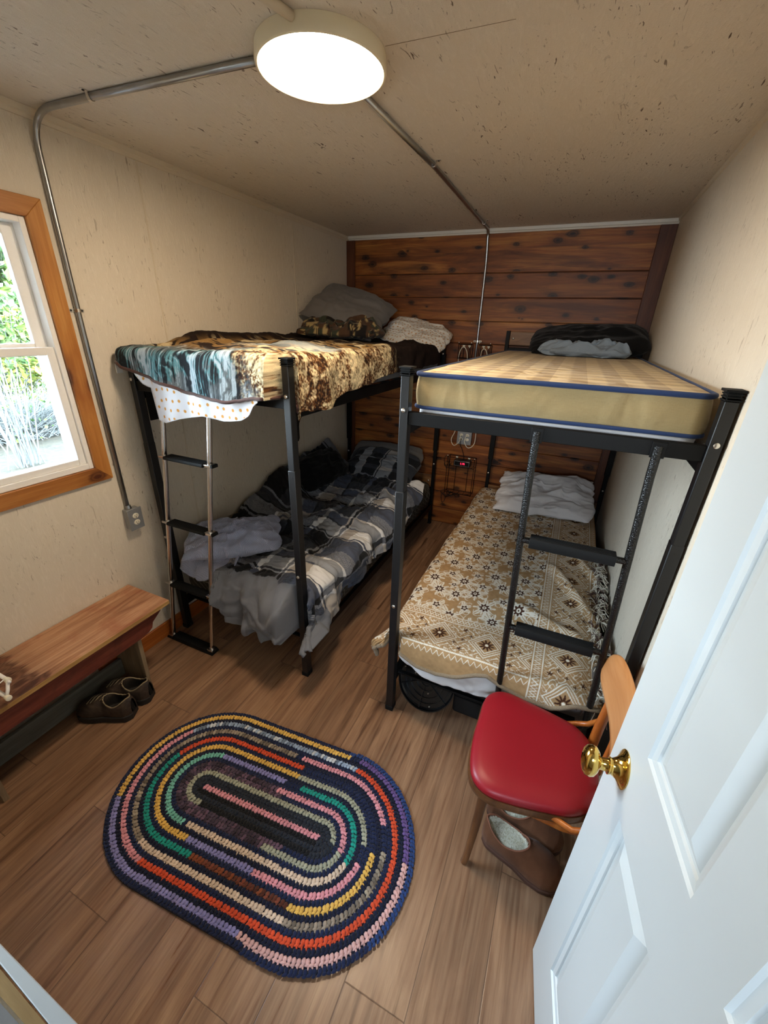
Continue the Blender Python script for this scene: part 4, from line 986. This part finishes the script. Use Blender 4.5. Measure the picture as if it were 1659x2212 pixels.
# ------------------------------------------------------------------ racks on the cedar wall
def wire_rack(label, x0, x1, z0, z1, d, mid=True):
    t = empty('wire_rack', ((x0+x1)/2, 0, z0), label=label, cat='wall rack'); b = MB(); yb_, yf_ = -.008, -d; w_ = .0028
    for z in (z1, z0+.0):
        b.tube([(x0, yb_, z), (x0, yf_, z), (x1, yf_, z), (x1, yb_, z)], w_, 8); b.tube([(x0, yb_, z), (x1, yb_, z)], w_, 8)
    for x in (x0, x1, x0+(x1-x0)*.27, x1-(x1-x0)*.27): b.tube([(x, yb_, z1), (x, yb_, z0)], w_, 8)
    for x in (x0, x1): b.tube([(x, yf_, z1+.012), (x, yf_, z0-.01)], w_, 8)
    for k in range(5):
        x = x0+(x1-x0)*(k+.5)/5; b.tube([(x, yb_, z0), (x, yf_, z0)], w_*.8, 6)
    b.build('wire_frame', M['black'], t, angle=180)
    if mid:
        zs = z1-.085; b = MB(); b.tube([(x0, yb_, zs), (x0, yf_, zs), (x1, yf_, zs), (x1, yb_, zs)], w_, 8)
        for k in range(6): x = x0+(x1-x0)*(k+.5)/6; b.tube([(x, yb_, zs), (x, yf_, zs)], w_*.8, 6)
        b.build('shelf', M['black'], t, angle=180)
    for x in (x0+(x1-x0)*.27, x1-(x1-x0)*.27):
        b = MB(); b.box(x-.011, x+.011, -.013, -.0085, z1-.02, z1-.008).box(x-.004, x+.004, -.012, -.004, z1-.03, z1-.018); b.build('wall_clip', M['ivory'], t, bevel=.001)
    for x in (x0, x1):
        MB().ball((x, yf_, z1+.015), .005, 8).build('end_cap', M['ivory'], t)
    return t
wire_rack('black wire rack on the cedar wall between the lower bunks, holding the clock', 1.160, 1.425, .40, .765, .10)
wire_rack('small black wire rack on the cedar wall left of the conduit', 1.155, 1.265, 1.67, 1.785, .08, False)
wire_rack('small black wire rack on the cedar wall right of the conduit', 1.335, 1.43, 1.67, 1.785, .08, False)
b = MB()
def lp(c, rx, rz, n=18, y=-.02, ph=0): return [(c[0]+rx*math.cos(2*PI*k/n+ph), y-.01*math.sin(k), c[1]+rz*math.sin(2*PI*k/n+ph)) for k in range(n+1)]
b.tube(lp((1.15, .36), .05, .03)+lp((1.13, .30), .02, .055)+lp((1.20, .355), .035, .02)+lp((1.27, .35), .03, .018), .0028, 6)
t = empty('coiled_cable', (1.17, -.02, .3), label='black cable coiled and hanging from the bottom of the larger wire rack', cat='cable'); b.build('cable', M['plastic_black'], t, angle=180)
b = MB(); b.tube(lp((1.13, .70), .025, .05)+lp((1.14, .66), .03, .03), .0028, 6); b.build('upper_loop', M['plastic_black'], t, angle=180)
ck = empty('alarm_clock', (1.30, -.06, .68), label='black digital alarm clock with red digits on the wire rack', cat='clock')
MB().box(1.225, 1.385, -.105, -.025, .688, .745).build('clock_body', M['plastic_black'], ck, bevel=.006, seg=3)
MB().box(1.232, 1.378, -.107, -.1045, .693, .740).build('face_rim', M['greybox'], ck, bevel=.001)
MB().box(1.235, 1.375, -.108, -.1065, .696, .737).build('face', M['plastic_black'], ck)
b = MB()
seg = {'4': 'bcfg', '1': 'bc', '3': 'abcdg'}
def digit(b, x, z, s_, w_=.010, h=.018, t_=.0022):
    S = {'a': (x, x+w_, z+h-t_, z+h), 'g': (x, x+w_, z+h/2-t_/2, z+h/2+t_/2), 'd': (x, x+w_, z, z+t_), 'f': (x, x+t_, z+h/2, z+h), 'b': (x+w_-t_, x+w_, z+h/2, z+h), 'e': (x, x+t_, z, z+h/2), 'c': (x+w_-t_, x+w_, z, z+h/2)}
    for q in s_: p = S[q]; b.box(p[0], p[1], -.1088, -.108, p[2], p[3])
for x_, k_ in ((1.288, '1'), (1.303, '1'), (1.322, '4')): b = MB(); digit(b, x_, .708, seg[k_]); b.build('digit', M['led'], ck, smooth=False)

# ------------------------------------------------------------------ bench
be = empty('wooden_bench', (.16, -3.2, 0), label='old red-brown wooden bench with worn top under the window', cat='bench')
YN = -3.80
MB().box(.003, .333, YN, -2.668, .474, .5).build('bench_top', M['bench'], be, bevel=.004, seg=3)
MB().box(.3335, .3355, YN, -2.670, .4765, .4975).build('worn_edge', M['bench_edge'], be, bevel=.0008)
ya = [(-2.70, .473), (-2.708, .445), (-2.735, .425), (-2.765, .405), (-2.775, .375), (-2.80, .360), (-2.86, .352), (YN+.1, .352), (YN+.03, .40), (YN+.02, .473)]
MB().prism(ya, 'x', .282, .302).build('apron', M['bench_red'], be, bevel=.002)
MB().prism(ya, 'x', .03, .05).build('apron', M['bench_red'], be, bevel=.002)
for y in (-2.845, -3.54):
    b = MB(); b.hexa([(.03, y-.011, 0), (.262, y-.011, 0), (.03, y+.011, 0), (.262, y+.011, 0), (.052, y-.011, .473), (.281, y-.011, .473), (.052, y+.011, .473), (.281, y+.011, .473)])
    b.build('leg', M['raw_leg'], be, bevel=.002)
MB().box(.056, .076, -3.528, -2.858, .012, .125).build('stretcher', M['grey_board'], be, bevel=.002)

# white wire rack end standing on the bench
wr_ = empty('white_wire_rack', (.15, -3.45, .5), label='white tube and wire rack end on the bench at the picture edge', cat='rack')
z1, z2 = .585, .535
pA, pB = (.318, -3.388, z1), (.352, -3.418, z2)
b = MB(); b.tube([(-.0+.02, -3.388, z1), pA], .0075, 12); b.tube([(.02, -3.418, z2), (.352, -3.418, z2)], .0075, 12)
b.tube([(.315, -3.388, z1), (.335, -3.405, (z1+z2)/2), (.338, -3.418, z2)], .0065, 10)
b.tube([(.06, -3.418, z2), (.06, -3.43, .501)], .0065, 10); b.tube([(.06, -3.60, z2), (.06, -3.60, .501)], .0065, 10); b.tube([(.27, -3.60, z2), (.27, -3.60, .501)], .0065, 10)
b.tube([(.30, -3.418, z2), (.30, -3.60, z2)], .005, 8).tube([(.335, -3.39, z1), (.30, -3.39, z1)], .005, 8); b.tube([(.02, -3.60, z2), (.33, -3.60, z2)], .0065, 10)
b.build('tube_frame', M['vinyl'], wr_, angle=180)
for x in (.08, .14, .20, .26, .305): MB().tube([(x, -3.386, z1+.006), (x-.0, -3.60, z2+.006)], .0022, 6).build('wire', M['vinyl'], wr_, angle=180)
for p in (pA, pB): MB().lathe([(.0075, -.022), (.010, -.012), (.0115, 0), (.0105, .004), (.006, .006)], p, (1, 0, 0), 16).build('end_cap', M['ivory'], wr_)

# ------------------------------------------------------------------ footwear
def shoe(name, label, cat, heel, toe, Lg, Wm, hheel, htoe, op, wall, rimh, mats, solet, group=None, rimcol=None, lace=False, toew=.46):
    heel = np.array([*heel, 0.]); d = np.array([toe[0]-heel[0], toe[1]-heel[1], 0.]); d /= np.linalg.norm(d); n_ = np.array([-d[1], d[0], 0.])
    t = empty(name, tuple(heel+d*Lg/2), label=label, cat=cat, group=group)
    ns, nq = 90, 61; s = np.linspace(0, 1, ns)[:, None]; q = np.linspace(-1, 1, nq)[None, :]
    s = s+0*q; q = q+0*s
    half = Wm/2*np.interp(s, [0, .03, .10, .25, .45, .65, .8, .9, .97, 1], [.30, .52, .74, .80, .82, 1.0, .98, .82, .5, .18])
    def top(sv): return np.interp(sv, [0, .06, .3, .45, .6, .8, .93, 1], [hheel*.93, hheel, hheel*.93, hheel*.86, (hheel+htoe)*.55, htoe, htoe*.75, htoe*.35])
    prof = np.clip(1-np.abs(q)**2.6, 0, 1)**.5
    z = solet+top(s)*prof
    oc, oa, ob_ = op    # opening centre, half length (fraction), half width (fraction of local width)
    rr = np.sqrt(((s-oc)/oa)**2+(q/ob_)**2)
    inside = sst(1.0, .86, rr)
    z = z*(1-inside)+(solet+wall)*inside
    z = z+rimh*np.exp(-((rr-1.04)/.09)**2)
    bul = 1+.10*np.sin(PI*np.clip(prof, 0, 1))
    P = heel[None, None, :]+d*(s*Lg)[..., None]+n_*(q*half*bul)[..., None]; P[..., 2] = z
    b = MB(); b.grid(P); ins = (rr < .97); mi = []
    for i in range(ns-1):
        for j in range(nq-1): mi.append(1 if ins[i, j] and ins[i+1, j+1] else 0)
    b.mi = mi
    up_ = b.build('upper', mats, t, angle=180)
    # sole
    pl = [(float(s[i, 0]), 1.0) for i in range(0, ns, 3)]; hv = half[:, 0]
    ring_ = [heel+d*(s[i, 0]*Lg)+n_*(hv[i]*1.09+.002) for i in range(0, ns, 3)]+[heel+d*(s[i, 0]*Lg)-n_*(hv[i]*1.09+.002) for i in range(ns-1, -1, -3)]
    MB().prism([(float(p[0]), float(p[1])) for p in ring_], 'z', .001, solet+.010).build('sole', mats[2], t, bevel=.004)
    # collar piping
    cp_ = []
    for k in range(48):
        a = 2*PI*k/48; sv = oc+oa*math.cos(a)*1.02; qv = ob_*math.sin(a)*1.02; i = min(ns-1, max(0, int(sv*(ns-1)))); j = min(nq-1, max(0, int((qv+1)/2*(nq-1))))
        cp_.append(heel+d*(sv*Lg)+n_*(qv*half[i, j]*1.0)+np.array([0, 0, float(z[i, j])+.002]))
    MB().tube(cp_, .0032, 8, closed=True).build('collar_piping', mats[3], t, angle=180)
    if lace:
        b = MB()
        for k in range(4):
            sv = .50+.07*k; hz = float(np.interp(sv, s[:, 0], top(s)[:, 0]))+solet; hw = float(np.interp(sv, s[:, 0], hv))*.45
            c = heel+d*(sv*Lg)
            b.tube([c-n_*hw+np.array([0, 0, hz*.93]), c+np.array([0, 0, hz+.006]), c+n_*hw+np.array([0, 0, hz*.93])+d*.012], .0028, 6)
        b.build('lace', mats[3], t, angle=180)
        c = heel+d*(.045*Lg)
        b = MB(); b.hexa([tuple(c+n_*e+d*f+np.array([0, 0, g])) for g, sh in ((solet+.01, 0), (solet+hheel+.004, .012)) for f in (-.014+sh, -.006+sh) for e in (-.011, .011)]); b.build('heel_tab', M['rubber'], t, bevel=.002)
    return t
M['pipe_brown'] = plain('brown_piping', '7a4a34', .8)
M['sole_dark'] = plain('dark_sole', '171412', .7)
M['sole_brown'] = plain('brown_sole', '4a2c1e', .8)
M['boot_edge'] = plain('pale_boot_stitching', '8a7c62', .8)
sm = [M['suede'], M['shear'], M['sole_brown'], M['pipe_brown']]
shoe('slipper', 'brown suede slipper lined with shearling, nearer one under the red chair', 'slipper', (2.160, -2.775), (2.44, -2.835), .315, .135, .092, .070, (.29, .27, .80), .058, .007, sm, .012)
shoe('slipper', 'brown suede slipper lined with shearling, farther one under the red chair', 'slipper', (2.155, -2.665), (2.46, -2.70), .315, .13, .092, .070, (.29, .27, .80), .058, .007, sm, .012)
bm_ = [M['boot'], M['slot'], M['sole_dark'], M['boot_edge']]
shoe('work_shoe', 'scuffed dark work shoe under the bench, nearer the rug', 'shoe', (.372, -3.015), (.12, -3.115), .30, .125, .098, .060, (.26, .225, .82), .012, .010, bm_, .028, lace=True)
shoe('work_shoe', 'scuffed dark work shoe under the bench, beside the bench leg', 'shoe', (.362, -2.905), (.11, -3.0), .30, .125, .098, .060, (.26, .225, .82), .012, .010, bm_, .028, lace=True)

# ------------------------------------------------------------------ chair
chv = empty('dining_chair', (2.29, -2.68, 0), label='bentwood chair with a red vinyl seat beside the open door', cat='chair')
seatp = [(2.052, -2.62), (2.055, -2.53), (2.085, -2.475), (2.14, -2.452), (2.22, -2.462), (2.33, -2.480), (2.42, -2.505), (2.475, -2.56), (2.498, -2.64), (2.50, -2.72), (2.48, -2.81), (2.42, -2.865), (2.33, -2.892), (2.22, -2.915), (2.14, -2.92), (2.085, -2.888), (2.06, -2.82), (2.050, -2.72)]
def smoothloop(P, n=6):
    m_ = len(P); out = []
    for i in range(m_):
        a, b_, c_, d_ = [np.array(P[(i+k-1) % m_]) for k in range(4)]
        for k in range(n):
            u = k/n; out.append(tuple(.5*((2*b_)+(c_-a)*u+(2*a-5*b_+4*c_-d_)*u*u+(-a+3*b_-3*c_+d_)*u**3)))
    return out
sp_ = smoothloop(seatp); cx, cy = 2.275, -2.685
def offs(k): return [(cx+(x-cx)*k, cy+(y-cy)*k) for x, y in sp_]
b = MB(); n_ = len(sp_); V = []; F = []
pr = [(.955, .436), (.985, .440), (.995, .450), (.985, .462), (.94, .472), (.82, .479), (.6, .482), (.3, .481), (.05, .480)]
for k, z in pr: V += [(x, y, z) for x, y in offs(k)]
for j in range(len(pr)-1):
    for i in range(n_): F.append((j*n_+i, j*n_+(i+1) % n_, (j+1)*n_+(i+1) % n_, (j+1)*n_+i))
F += [tuple(range(n_-1, -1, -1)), tuple((len(pr)-1)*n_+i for i in range(n_))]
b.add(V, F); b.build('seat_pad', M['redvinyl'], chv, angle=60)
b = MB(); V = []; F = []
pr = [(.80, .405), (.99, .405), (1.012, .412), (1.015, .430), (1.0, .440), (.94, .4405)]
for k, z in pr: V += [(x, y, z) for x, y in offs(k)]
for j in range(len(pr)-1):
    for i in range(n_): F.append((j*n_+i, j*n_+(i+1) % n_, (j+1)*n_+(i+1) % n_, (j+1)*n_+i))
F += [tuple(range(n_-1, -1, -1)), tuple((len(pr)-1)*n_+i for i in range(n_))]
b.add(V, F); b.build('seat_rim', M['chair_dark'], chv, angle=50)
for pts in ([(2.135, -2.868, .41), (2.130, -2.885, .25), (2.118, -2.912, .03), (2.112, -2.92, .001)], [(2.135, -2.50, .41), (2.130, -2.485, .25), (2.122, -2.465, .03), (2.118, -2.46, .001)]):
    MB().tube(pts, [.019, .0165, .013, .0125], 16).build('leg', M['chair_dark'], chv, angle=60)
for yy, sg in ((-2.528, 1), (-2.845, -1)):
    pts = [(2.505, yy+.02*sg, .001), (2.50, yy+.01*sg, .2), (2.487, yy, .40), (2.490, yy, .52), (2.500, yy+.012*sg, .64), (2.508, yy+.02*sg, .76)]
    MB().tube(pts, [.0135, .016, .0185, .018, .0165, .014], 16).build('leg', M['chair_wood'], chv, angle=60)
MB().tube([(2.502, -2.66, .44), (2.508, -2.66, .58), (2.512, -2.66, .72)], .0095, 12).build('back_spindle', M['chair_wood'], chv, angle=60)
MB().tube([(2.502, -2.735, .44), (2.508, -2.735, .58), (2.512, -2.735, .72)], .0095, 12).build('back_spindle', M['chair_wood'], chv, angle=60)
for yy, sg in ((-2.49, 1), (-2.88, -1)):
    MB().tube([(2.36, yy, .425), (2.42, yy+.022*sg, .435), (2.465, yy+.020*sg, .46), (2.492, yy-.0*sg, .515), (2.500, yy-.030*sg, .60)], [.010, .0105, .0105, .010, .008], 12).build('bent_brace', M['chair_wood'], chv, angle=60)
# curved back rail
b = MB(); ns = 40; rows_ = []
for i in range(ns+1):
    t = i/ns; y = -2.400-.54*t; bow = .036*math.sin(PI*t); hgt = .080*(1-abs(2*t-1)**7)**.5+.002; zc_ = .748
    x = 2.474+bow
    ringp = []
    for k in range(16):
        a = 2*PI*k/16; cz = math.copysign(abs(math.sin(a))**.7, math.sin(a)); cxx = math.copysign(abs(math.cos(a))**.5, math.cos(a)); ringp.append((x+.0095*cxx+.020*(math.sin(a)*hgt/.080), y, zc_+hgt*cz))
    rows_.append(ringp)
V = [p for r_ in rows_ for p in r_]; F = [(i*16+k, i*16+(k+1) % 16, (i+1)*16+(k+1) % 16, (i+1)*16+k) for i in range(ns) for k in range(16)]
F += [tuple(range(15, -1, -1)), tuple(ns*16+k for k in range(16))]
b.add(V, F); M['rail_wood'] = grain('varnished_back_rail', 'y', 'a4683a', 'b57c4c', 'c08a5a', '3a1a0a', .28, knots=False, fine=.35); b.build('back_rail', M['rail_wood'], chv, angle=60)
MB().tube([(2.30, -2.872, .385), (2.40, -2.868, .375), (2.487, -2.845, .36)], .012, 10).build('side_brace', M['chair_wood'], chv, angle=60)

# ------------------------------------------------------------------ door
DW, DHt = .80, 2.24; hd = np.array([2.388, -3.068, 0.]); dd = np.array([.131, -.9914, 0.]); dn_ = np.array([-.9914, -.131, 0.])
dr = empty('door_1', tuple(hd+dd*DW), kind='structure')
def D(s, z, q=0): p = hd+dd*s+dn_*q; return (float(p[0]), float(p[1]), z)
b = MB(); SS = [0, .130, .350, .457, .677, DW]; ZZ = [.008, .262, .985, 1.180, 1.96, 2.05, 2.16, DHt]
pan = lambda i, j: i in (1, 3) and j in (1, 3)
th_ = .035
for i in range(5):
    for j in range(7):
        if pan(i, j): continue
        b.add([D(SS[i], ZZ[j]), D(SS[i+1], ZZ[j]), D(SS[i+1], ZZ[j+1]), D(SS[i], ZZ[j+1])], [(0, 1, 2, 3)])
b.add([D(0, ZZ[0], -th_), D(DW, ZZ[0], -th_), D(DW, ZZ[-1], -th_), D(0, ZZ[-1], -th_)], [(0, 3, 2, 1)])
for (s0, s1, z0, z1) in ((0, 0, ZZ[0], ZZ[-1]), (DW, DW, ZZ[0], ZZ[-1])): b.add([D(s0, z0), D(s0, z0, -th_), D(s0, z1, -th_), D(s0, z1)], [(0, 1, 2, 3)])
for z in (ZZ[0], ZZ[-1]): b.add([D(0, z), D(DW, z), D(DW, z, -th_), D(0, z, -th_)], [(0, 1, 2, 3)])
b.build('door_leaf', M['white'], dr, smooth=False, recalc=False)
for i in (1, 3):
    for j in (1, 3):
        b = MB(); pr = [(0, 0), (.004, -.005), (.016, -.0075), (.018, -.012), (.024, -.0125), (.052, -.002), (.056, -.002)]
        for k in range(len(pr)-1):
            (o0, q0), (o1, q1) = pr[k], pr[k+1]
            A = [(SS[i]+o0, ZZ[j]+o0), (SS[i+1]-o0, ZZ[j]+o0), (SS[i+1]-o0, ZZ[j+1]-o0), (SS[i]+o0, ZZ[j+1]-o0)]
            B = [(SS[i]+o1, ZZ[j]+o1), (SS[i+1]-o1, ZZ[j]+o1), (SS[i+1]-o1, ZZ[j+1]-o1), (SS[i]+o1, ZZ[j+1]-o1)]
            for e in range(4):
                f = (e+1) % 4; b.add([D(*A[e], q0), D(*A[f], q0), D(*B[f], q1), D(*B[e], q1)], [(0, 1, 2, 3)])
        b.add([D(*p, pr[-1][1]) for p in B], [(0, 1, 2, 3)])
        b.build('raised_panel', M['white'], dr, smooth=False, recalc=False)
kc = Vector(D(.073, 1.062)); kn_ = Vector(tuple(dn_))
kb_ = MB().lathe([(.034, 0.0), (.0345, .002), (.033, .004), (.026, .0075), (.019, .014), (.0145, .023), (.0145, .027), (.0155, .028), (.0155, .031), (.0125, .032), (.0115, .033), (.0108, .047), (.014, .050), (.020, .052), (.0262, .058), (.028, .0655), (.026, .074), (.019, .081), (.010, .084), (.0001, .085)], kc, kn_, 48, 1.38, 1, (0, 0, 1)).build('door_knob', M['brass'], dr, angle=50)
for v_ in kb_.data.vertices: pass
MB().lathe([(.0022, 0), (.0022, .001)], kc+kn_*.041+Vector((0, 0, -.0152)), (0, 0, -1), 8).build('knob_pin_hole', M['slot'], kb_)
for z in (.25, 1.15, 2.0): MB().tube([D(DW+.004, z-.045, -.004), D(DW+.004, z+.045, -.004)], .006, 10).build('hinge', M['brass'], dr)

# ------------------------------------------------------------------ crocheted rug
P0 = np.array([.985, -3.142]); P1 = np.array([1.555, -3.098]); sd_ = P1-P0; LS = np.linalg.norm(sd_); sd_ /= LS; sn = np.array([-sd_[1], sd_[0]])
PITCH = .0208
CC = dict(navy='161c36', navy2='1c2648', slate='262c38', black='14151a', pink='e39aa6', sage='a9ab98', mauve='4a3c4c', aqua='7cc4b4', lav='8f8cc4', teal='1f9c8e', cream='e0c9b4', yellow='e9bb5e', orange='dc5230', rust='6f3a2a', taupe='8d8072', wb='8fa0b8', purple='6d5590', blue='2a4278', lpink='dcae aa'.replace(' ', ''))
RING = {3: [(2.94, 5.48, 'sage')], 5: [(.55, 1.56, 'pink'), (1.56, 2.35, 'sage'), (2.35, 4.55, 'mauve')],
        7: [(2.95, 3.95, 'aqua'), (3.95, 4.57, 'lav'), (.72, 1.59, 'teal'), (1.59, 2.94, 'cream')],
        9: [(2.87, 4.64, 'yellow'), (.64, 1.44, 'sage'), (1.53, 2.30, 'pink'), (2.30, 2.87, 'lav')],
        11: [(2.76, 3.62, 'teal'), (3.62, 4.65, 'orange'), (1.45, 2.01, 'yellow'), (2.01, 2.76, 'rust')],
        13: [(3.11, 4.55, 'taupe'), (.60, 1.33, 'pink'), (1.44, 1.99, 'taupe'), (1.99, 3.11, 'cream')],
        15: [(3.04, 3.71, 'pink'), (3.71, 5.04, 'wb'), (1.04, 3.04, 'orange')],
        17: [(3.34, 4.97, 'yellow'), (1.03, 1.46, 'purple'), (1.46, 2.20, 'lpink'), (2.20, 3.34, 'lav')]}
def ring_color(i, t):
    for (a, b_, c) in RING.get(i, []):
        if a <= t < b_ or a <= t+4 < b_: return c
    if i == 0: return 'pink'
    if i in (1, 2): return 'black' if (1.9 < t < 3.2 and i == 1) else 'slate'
    if i == 3: return 'black' if t > 2 else 'slate'
    if i in (4, 6): return 'mauve' if (t > 2.2 or t < .6) and i == 4 else 'navy2'
    if i == 5: return 'mauve'
    if i >= 18 and .95 < t < 1.7: return 'blue'
    return 'navy' if (i % 4 == 0) else 'navy2'
# unit stitch lobe
def lobe(nl=7, nr=6):
    V = []; F = []
    for i in range(nl):
        t = i/(nl-1); r_ = math.sin(PI*min(.999, max(.001, t**.8)))**.7
        for k in range(nr):
            a = 2*PI*k/nr; V.append((t-.5, r_*math.cos(a), r_*math.sin(a)))
    for i in range(nl-1):
        for k in range(nr): F.append((i*nr+k, i*nr+(k+1) % nr, (i+1)*nr+(k+1) % nr, (i+1)*nr+k))
    return np.array(V), F
LV, LF = lobe()
STK = [(-.0030, 0, 1.32, .021, .0082, .0012), (.0050, .004, .28, .020, .0056, .0002), (.0115, .002, 1.45, .013, .0036, -.0015)]; rr_ = np.random.RandomState(3)
allV = []; allC = []; allF = []; cnt = 0
for i in range(0, 19):
    dR = i*PITCH; per = [LS, PI*dR, LS, PI*dR] if i else [LS, 0, 0, 0]
    tot = sum(per); n_st = max(3, int(tot/.0155))
    isc = i in RING or i == 0
    for k in range(n_st):
        s_ = (k+.5)/n_st*tot; q_ = 0
        while q_ < 3 and s_ > per[q_]: s_ -= per[q_]; q_ += 1
        fr = s_/max(per[q_], 1e-6); t = q_+fr
        if q_ == 0: c = P0+sd_*s_+sn*dR; tg = sd_
        elif q_ == 1: a = PI/2-PI*fr; ddv = sd_*math.cos(a)+sn*math.sin(a); c = P1+ddv*dR; tg = sd_*math.sin(a)-sn*math.cos(a)
        elif q_ == 2: c = P1-sd_*s_-sn*dR; tg = -sd_
        else: a = PI/2-PI*fr; ddv = -(sd_*math.cos(a)+sn*math.sin(a)); c = P0+ddv*dR; tg = -(sd_*math.sin(a)-sn*math.cos(a))
        nrm = np.array([-tg[1], tg[0]]) if True else None
        if i and np.dot(nrm, c-(P0+P1)/2) < 0: nrm = -nrm
        # the outline bulges a little beyond the start and end of the last rows
        bulge = 1.0
        if i >= 16: bulge = 1+.018*(i-15)/3*(1 if 1.0 < t < 2.15 else 0)-.004
        c = (P0+P1)/2+(c-(P0+P1)/2)*bulge
        name_ = ring_color(i, t); colr_ = np.array(lin(CC[name_])); 
        if name_ in ('mauve', 'rust', 'wb', 'taupe'): colr_ = colr_*(.55+.9*rr_.rand()) if rr_.rand() < .7 else np.array(lin({'mauve': '6d5468', 'rust': '8b4a2e', 'wb': 'd5dbe2', 'taupe': 'a89b88'}[name_]))
        colr_ = colr_*(.88+.24*rr_.rand())
        for (offn, offt, ang0, ln0, wd0, zz0) in (STK if i < 18 else STK[:2]):
            ang = ang0+rr_.normal()*.10; dv = tg*math.cos(ang)+nrm*math.sin(ang); ev = np.array([-dv[1], dv[0]])
            ln_ = ln0*(1+.08*rr_.normal())*(1 if isc else .92); wd_ = wd0
            cc_ = c+nrm*(offn+rr_.normal()*.0008)+tg*(offt+rr_.normal()*.001); zt_ = .0125+zz0+(.002 if isc else 0)+rr_.rand()*.0015
            Q_ = np.empty((len(LV), 3)); Q_[:, 0] = cc_[0]+LV[:, 0]*ln_*dv[0]+LV[:, 1]*wd_*ev[0]; Q_[:, 1] = cc_[1]+LV[:, 0]*ln_*dv[1]+LV[:, 1]*wd_*ev[1]
            Q_[:, 2] = zt_+LV[:, 2]*.0055
            allV.append(Q_); allC.append(np.broadcast_to(colr_*(.94+.12*rr_.rand()), (len(LV), 3))); allF += [tuple(x+cnt for x in f) for f in LF]; cnt += len(LV)
V = np.concatenate(allV); Cc = np.concatenate(allC)
rug = empty('oval_rug', (1.27, -3.12, 0), label='oval multicoloured crocheted rag rug with navy edge on the plank floor', cat='rug')
b = MB(); b.v = V.tolist(); b.f = allF; b.mi = [0]*len(allF); b.build('crocheted_rows', M['rugmat'], rug, cols=Cc, angle=180, recalc=False)
ol = []
for q_, base, sg in ((1, P1, 1), (3, P0, -1)):
    for k in range(41):
        a = PI/2-PI*k/40; ddv = sg*(sd_*math.cos(a)+sn*math.sin(a)); ol.append(tuple(base+ddv*(18.4*PITCH)))
M['rugback'] = plain('navy_rug_back', '151b33', .95)
MB().prism(ol, 'z', .001, .012).build('rug_backing', M['rugback'], rug)
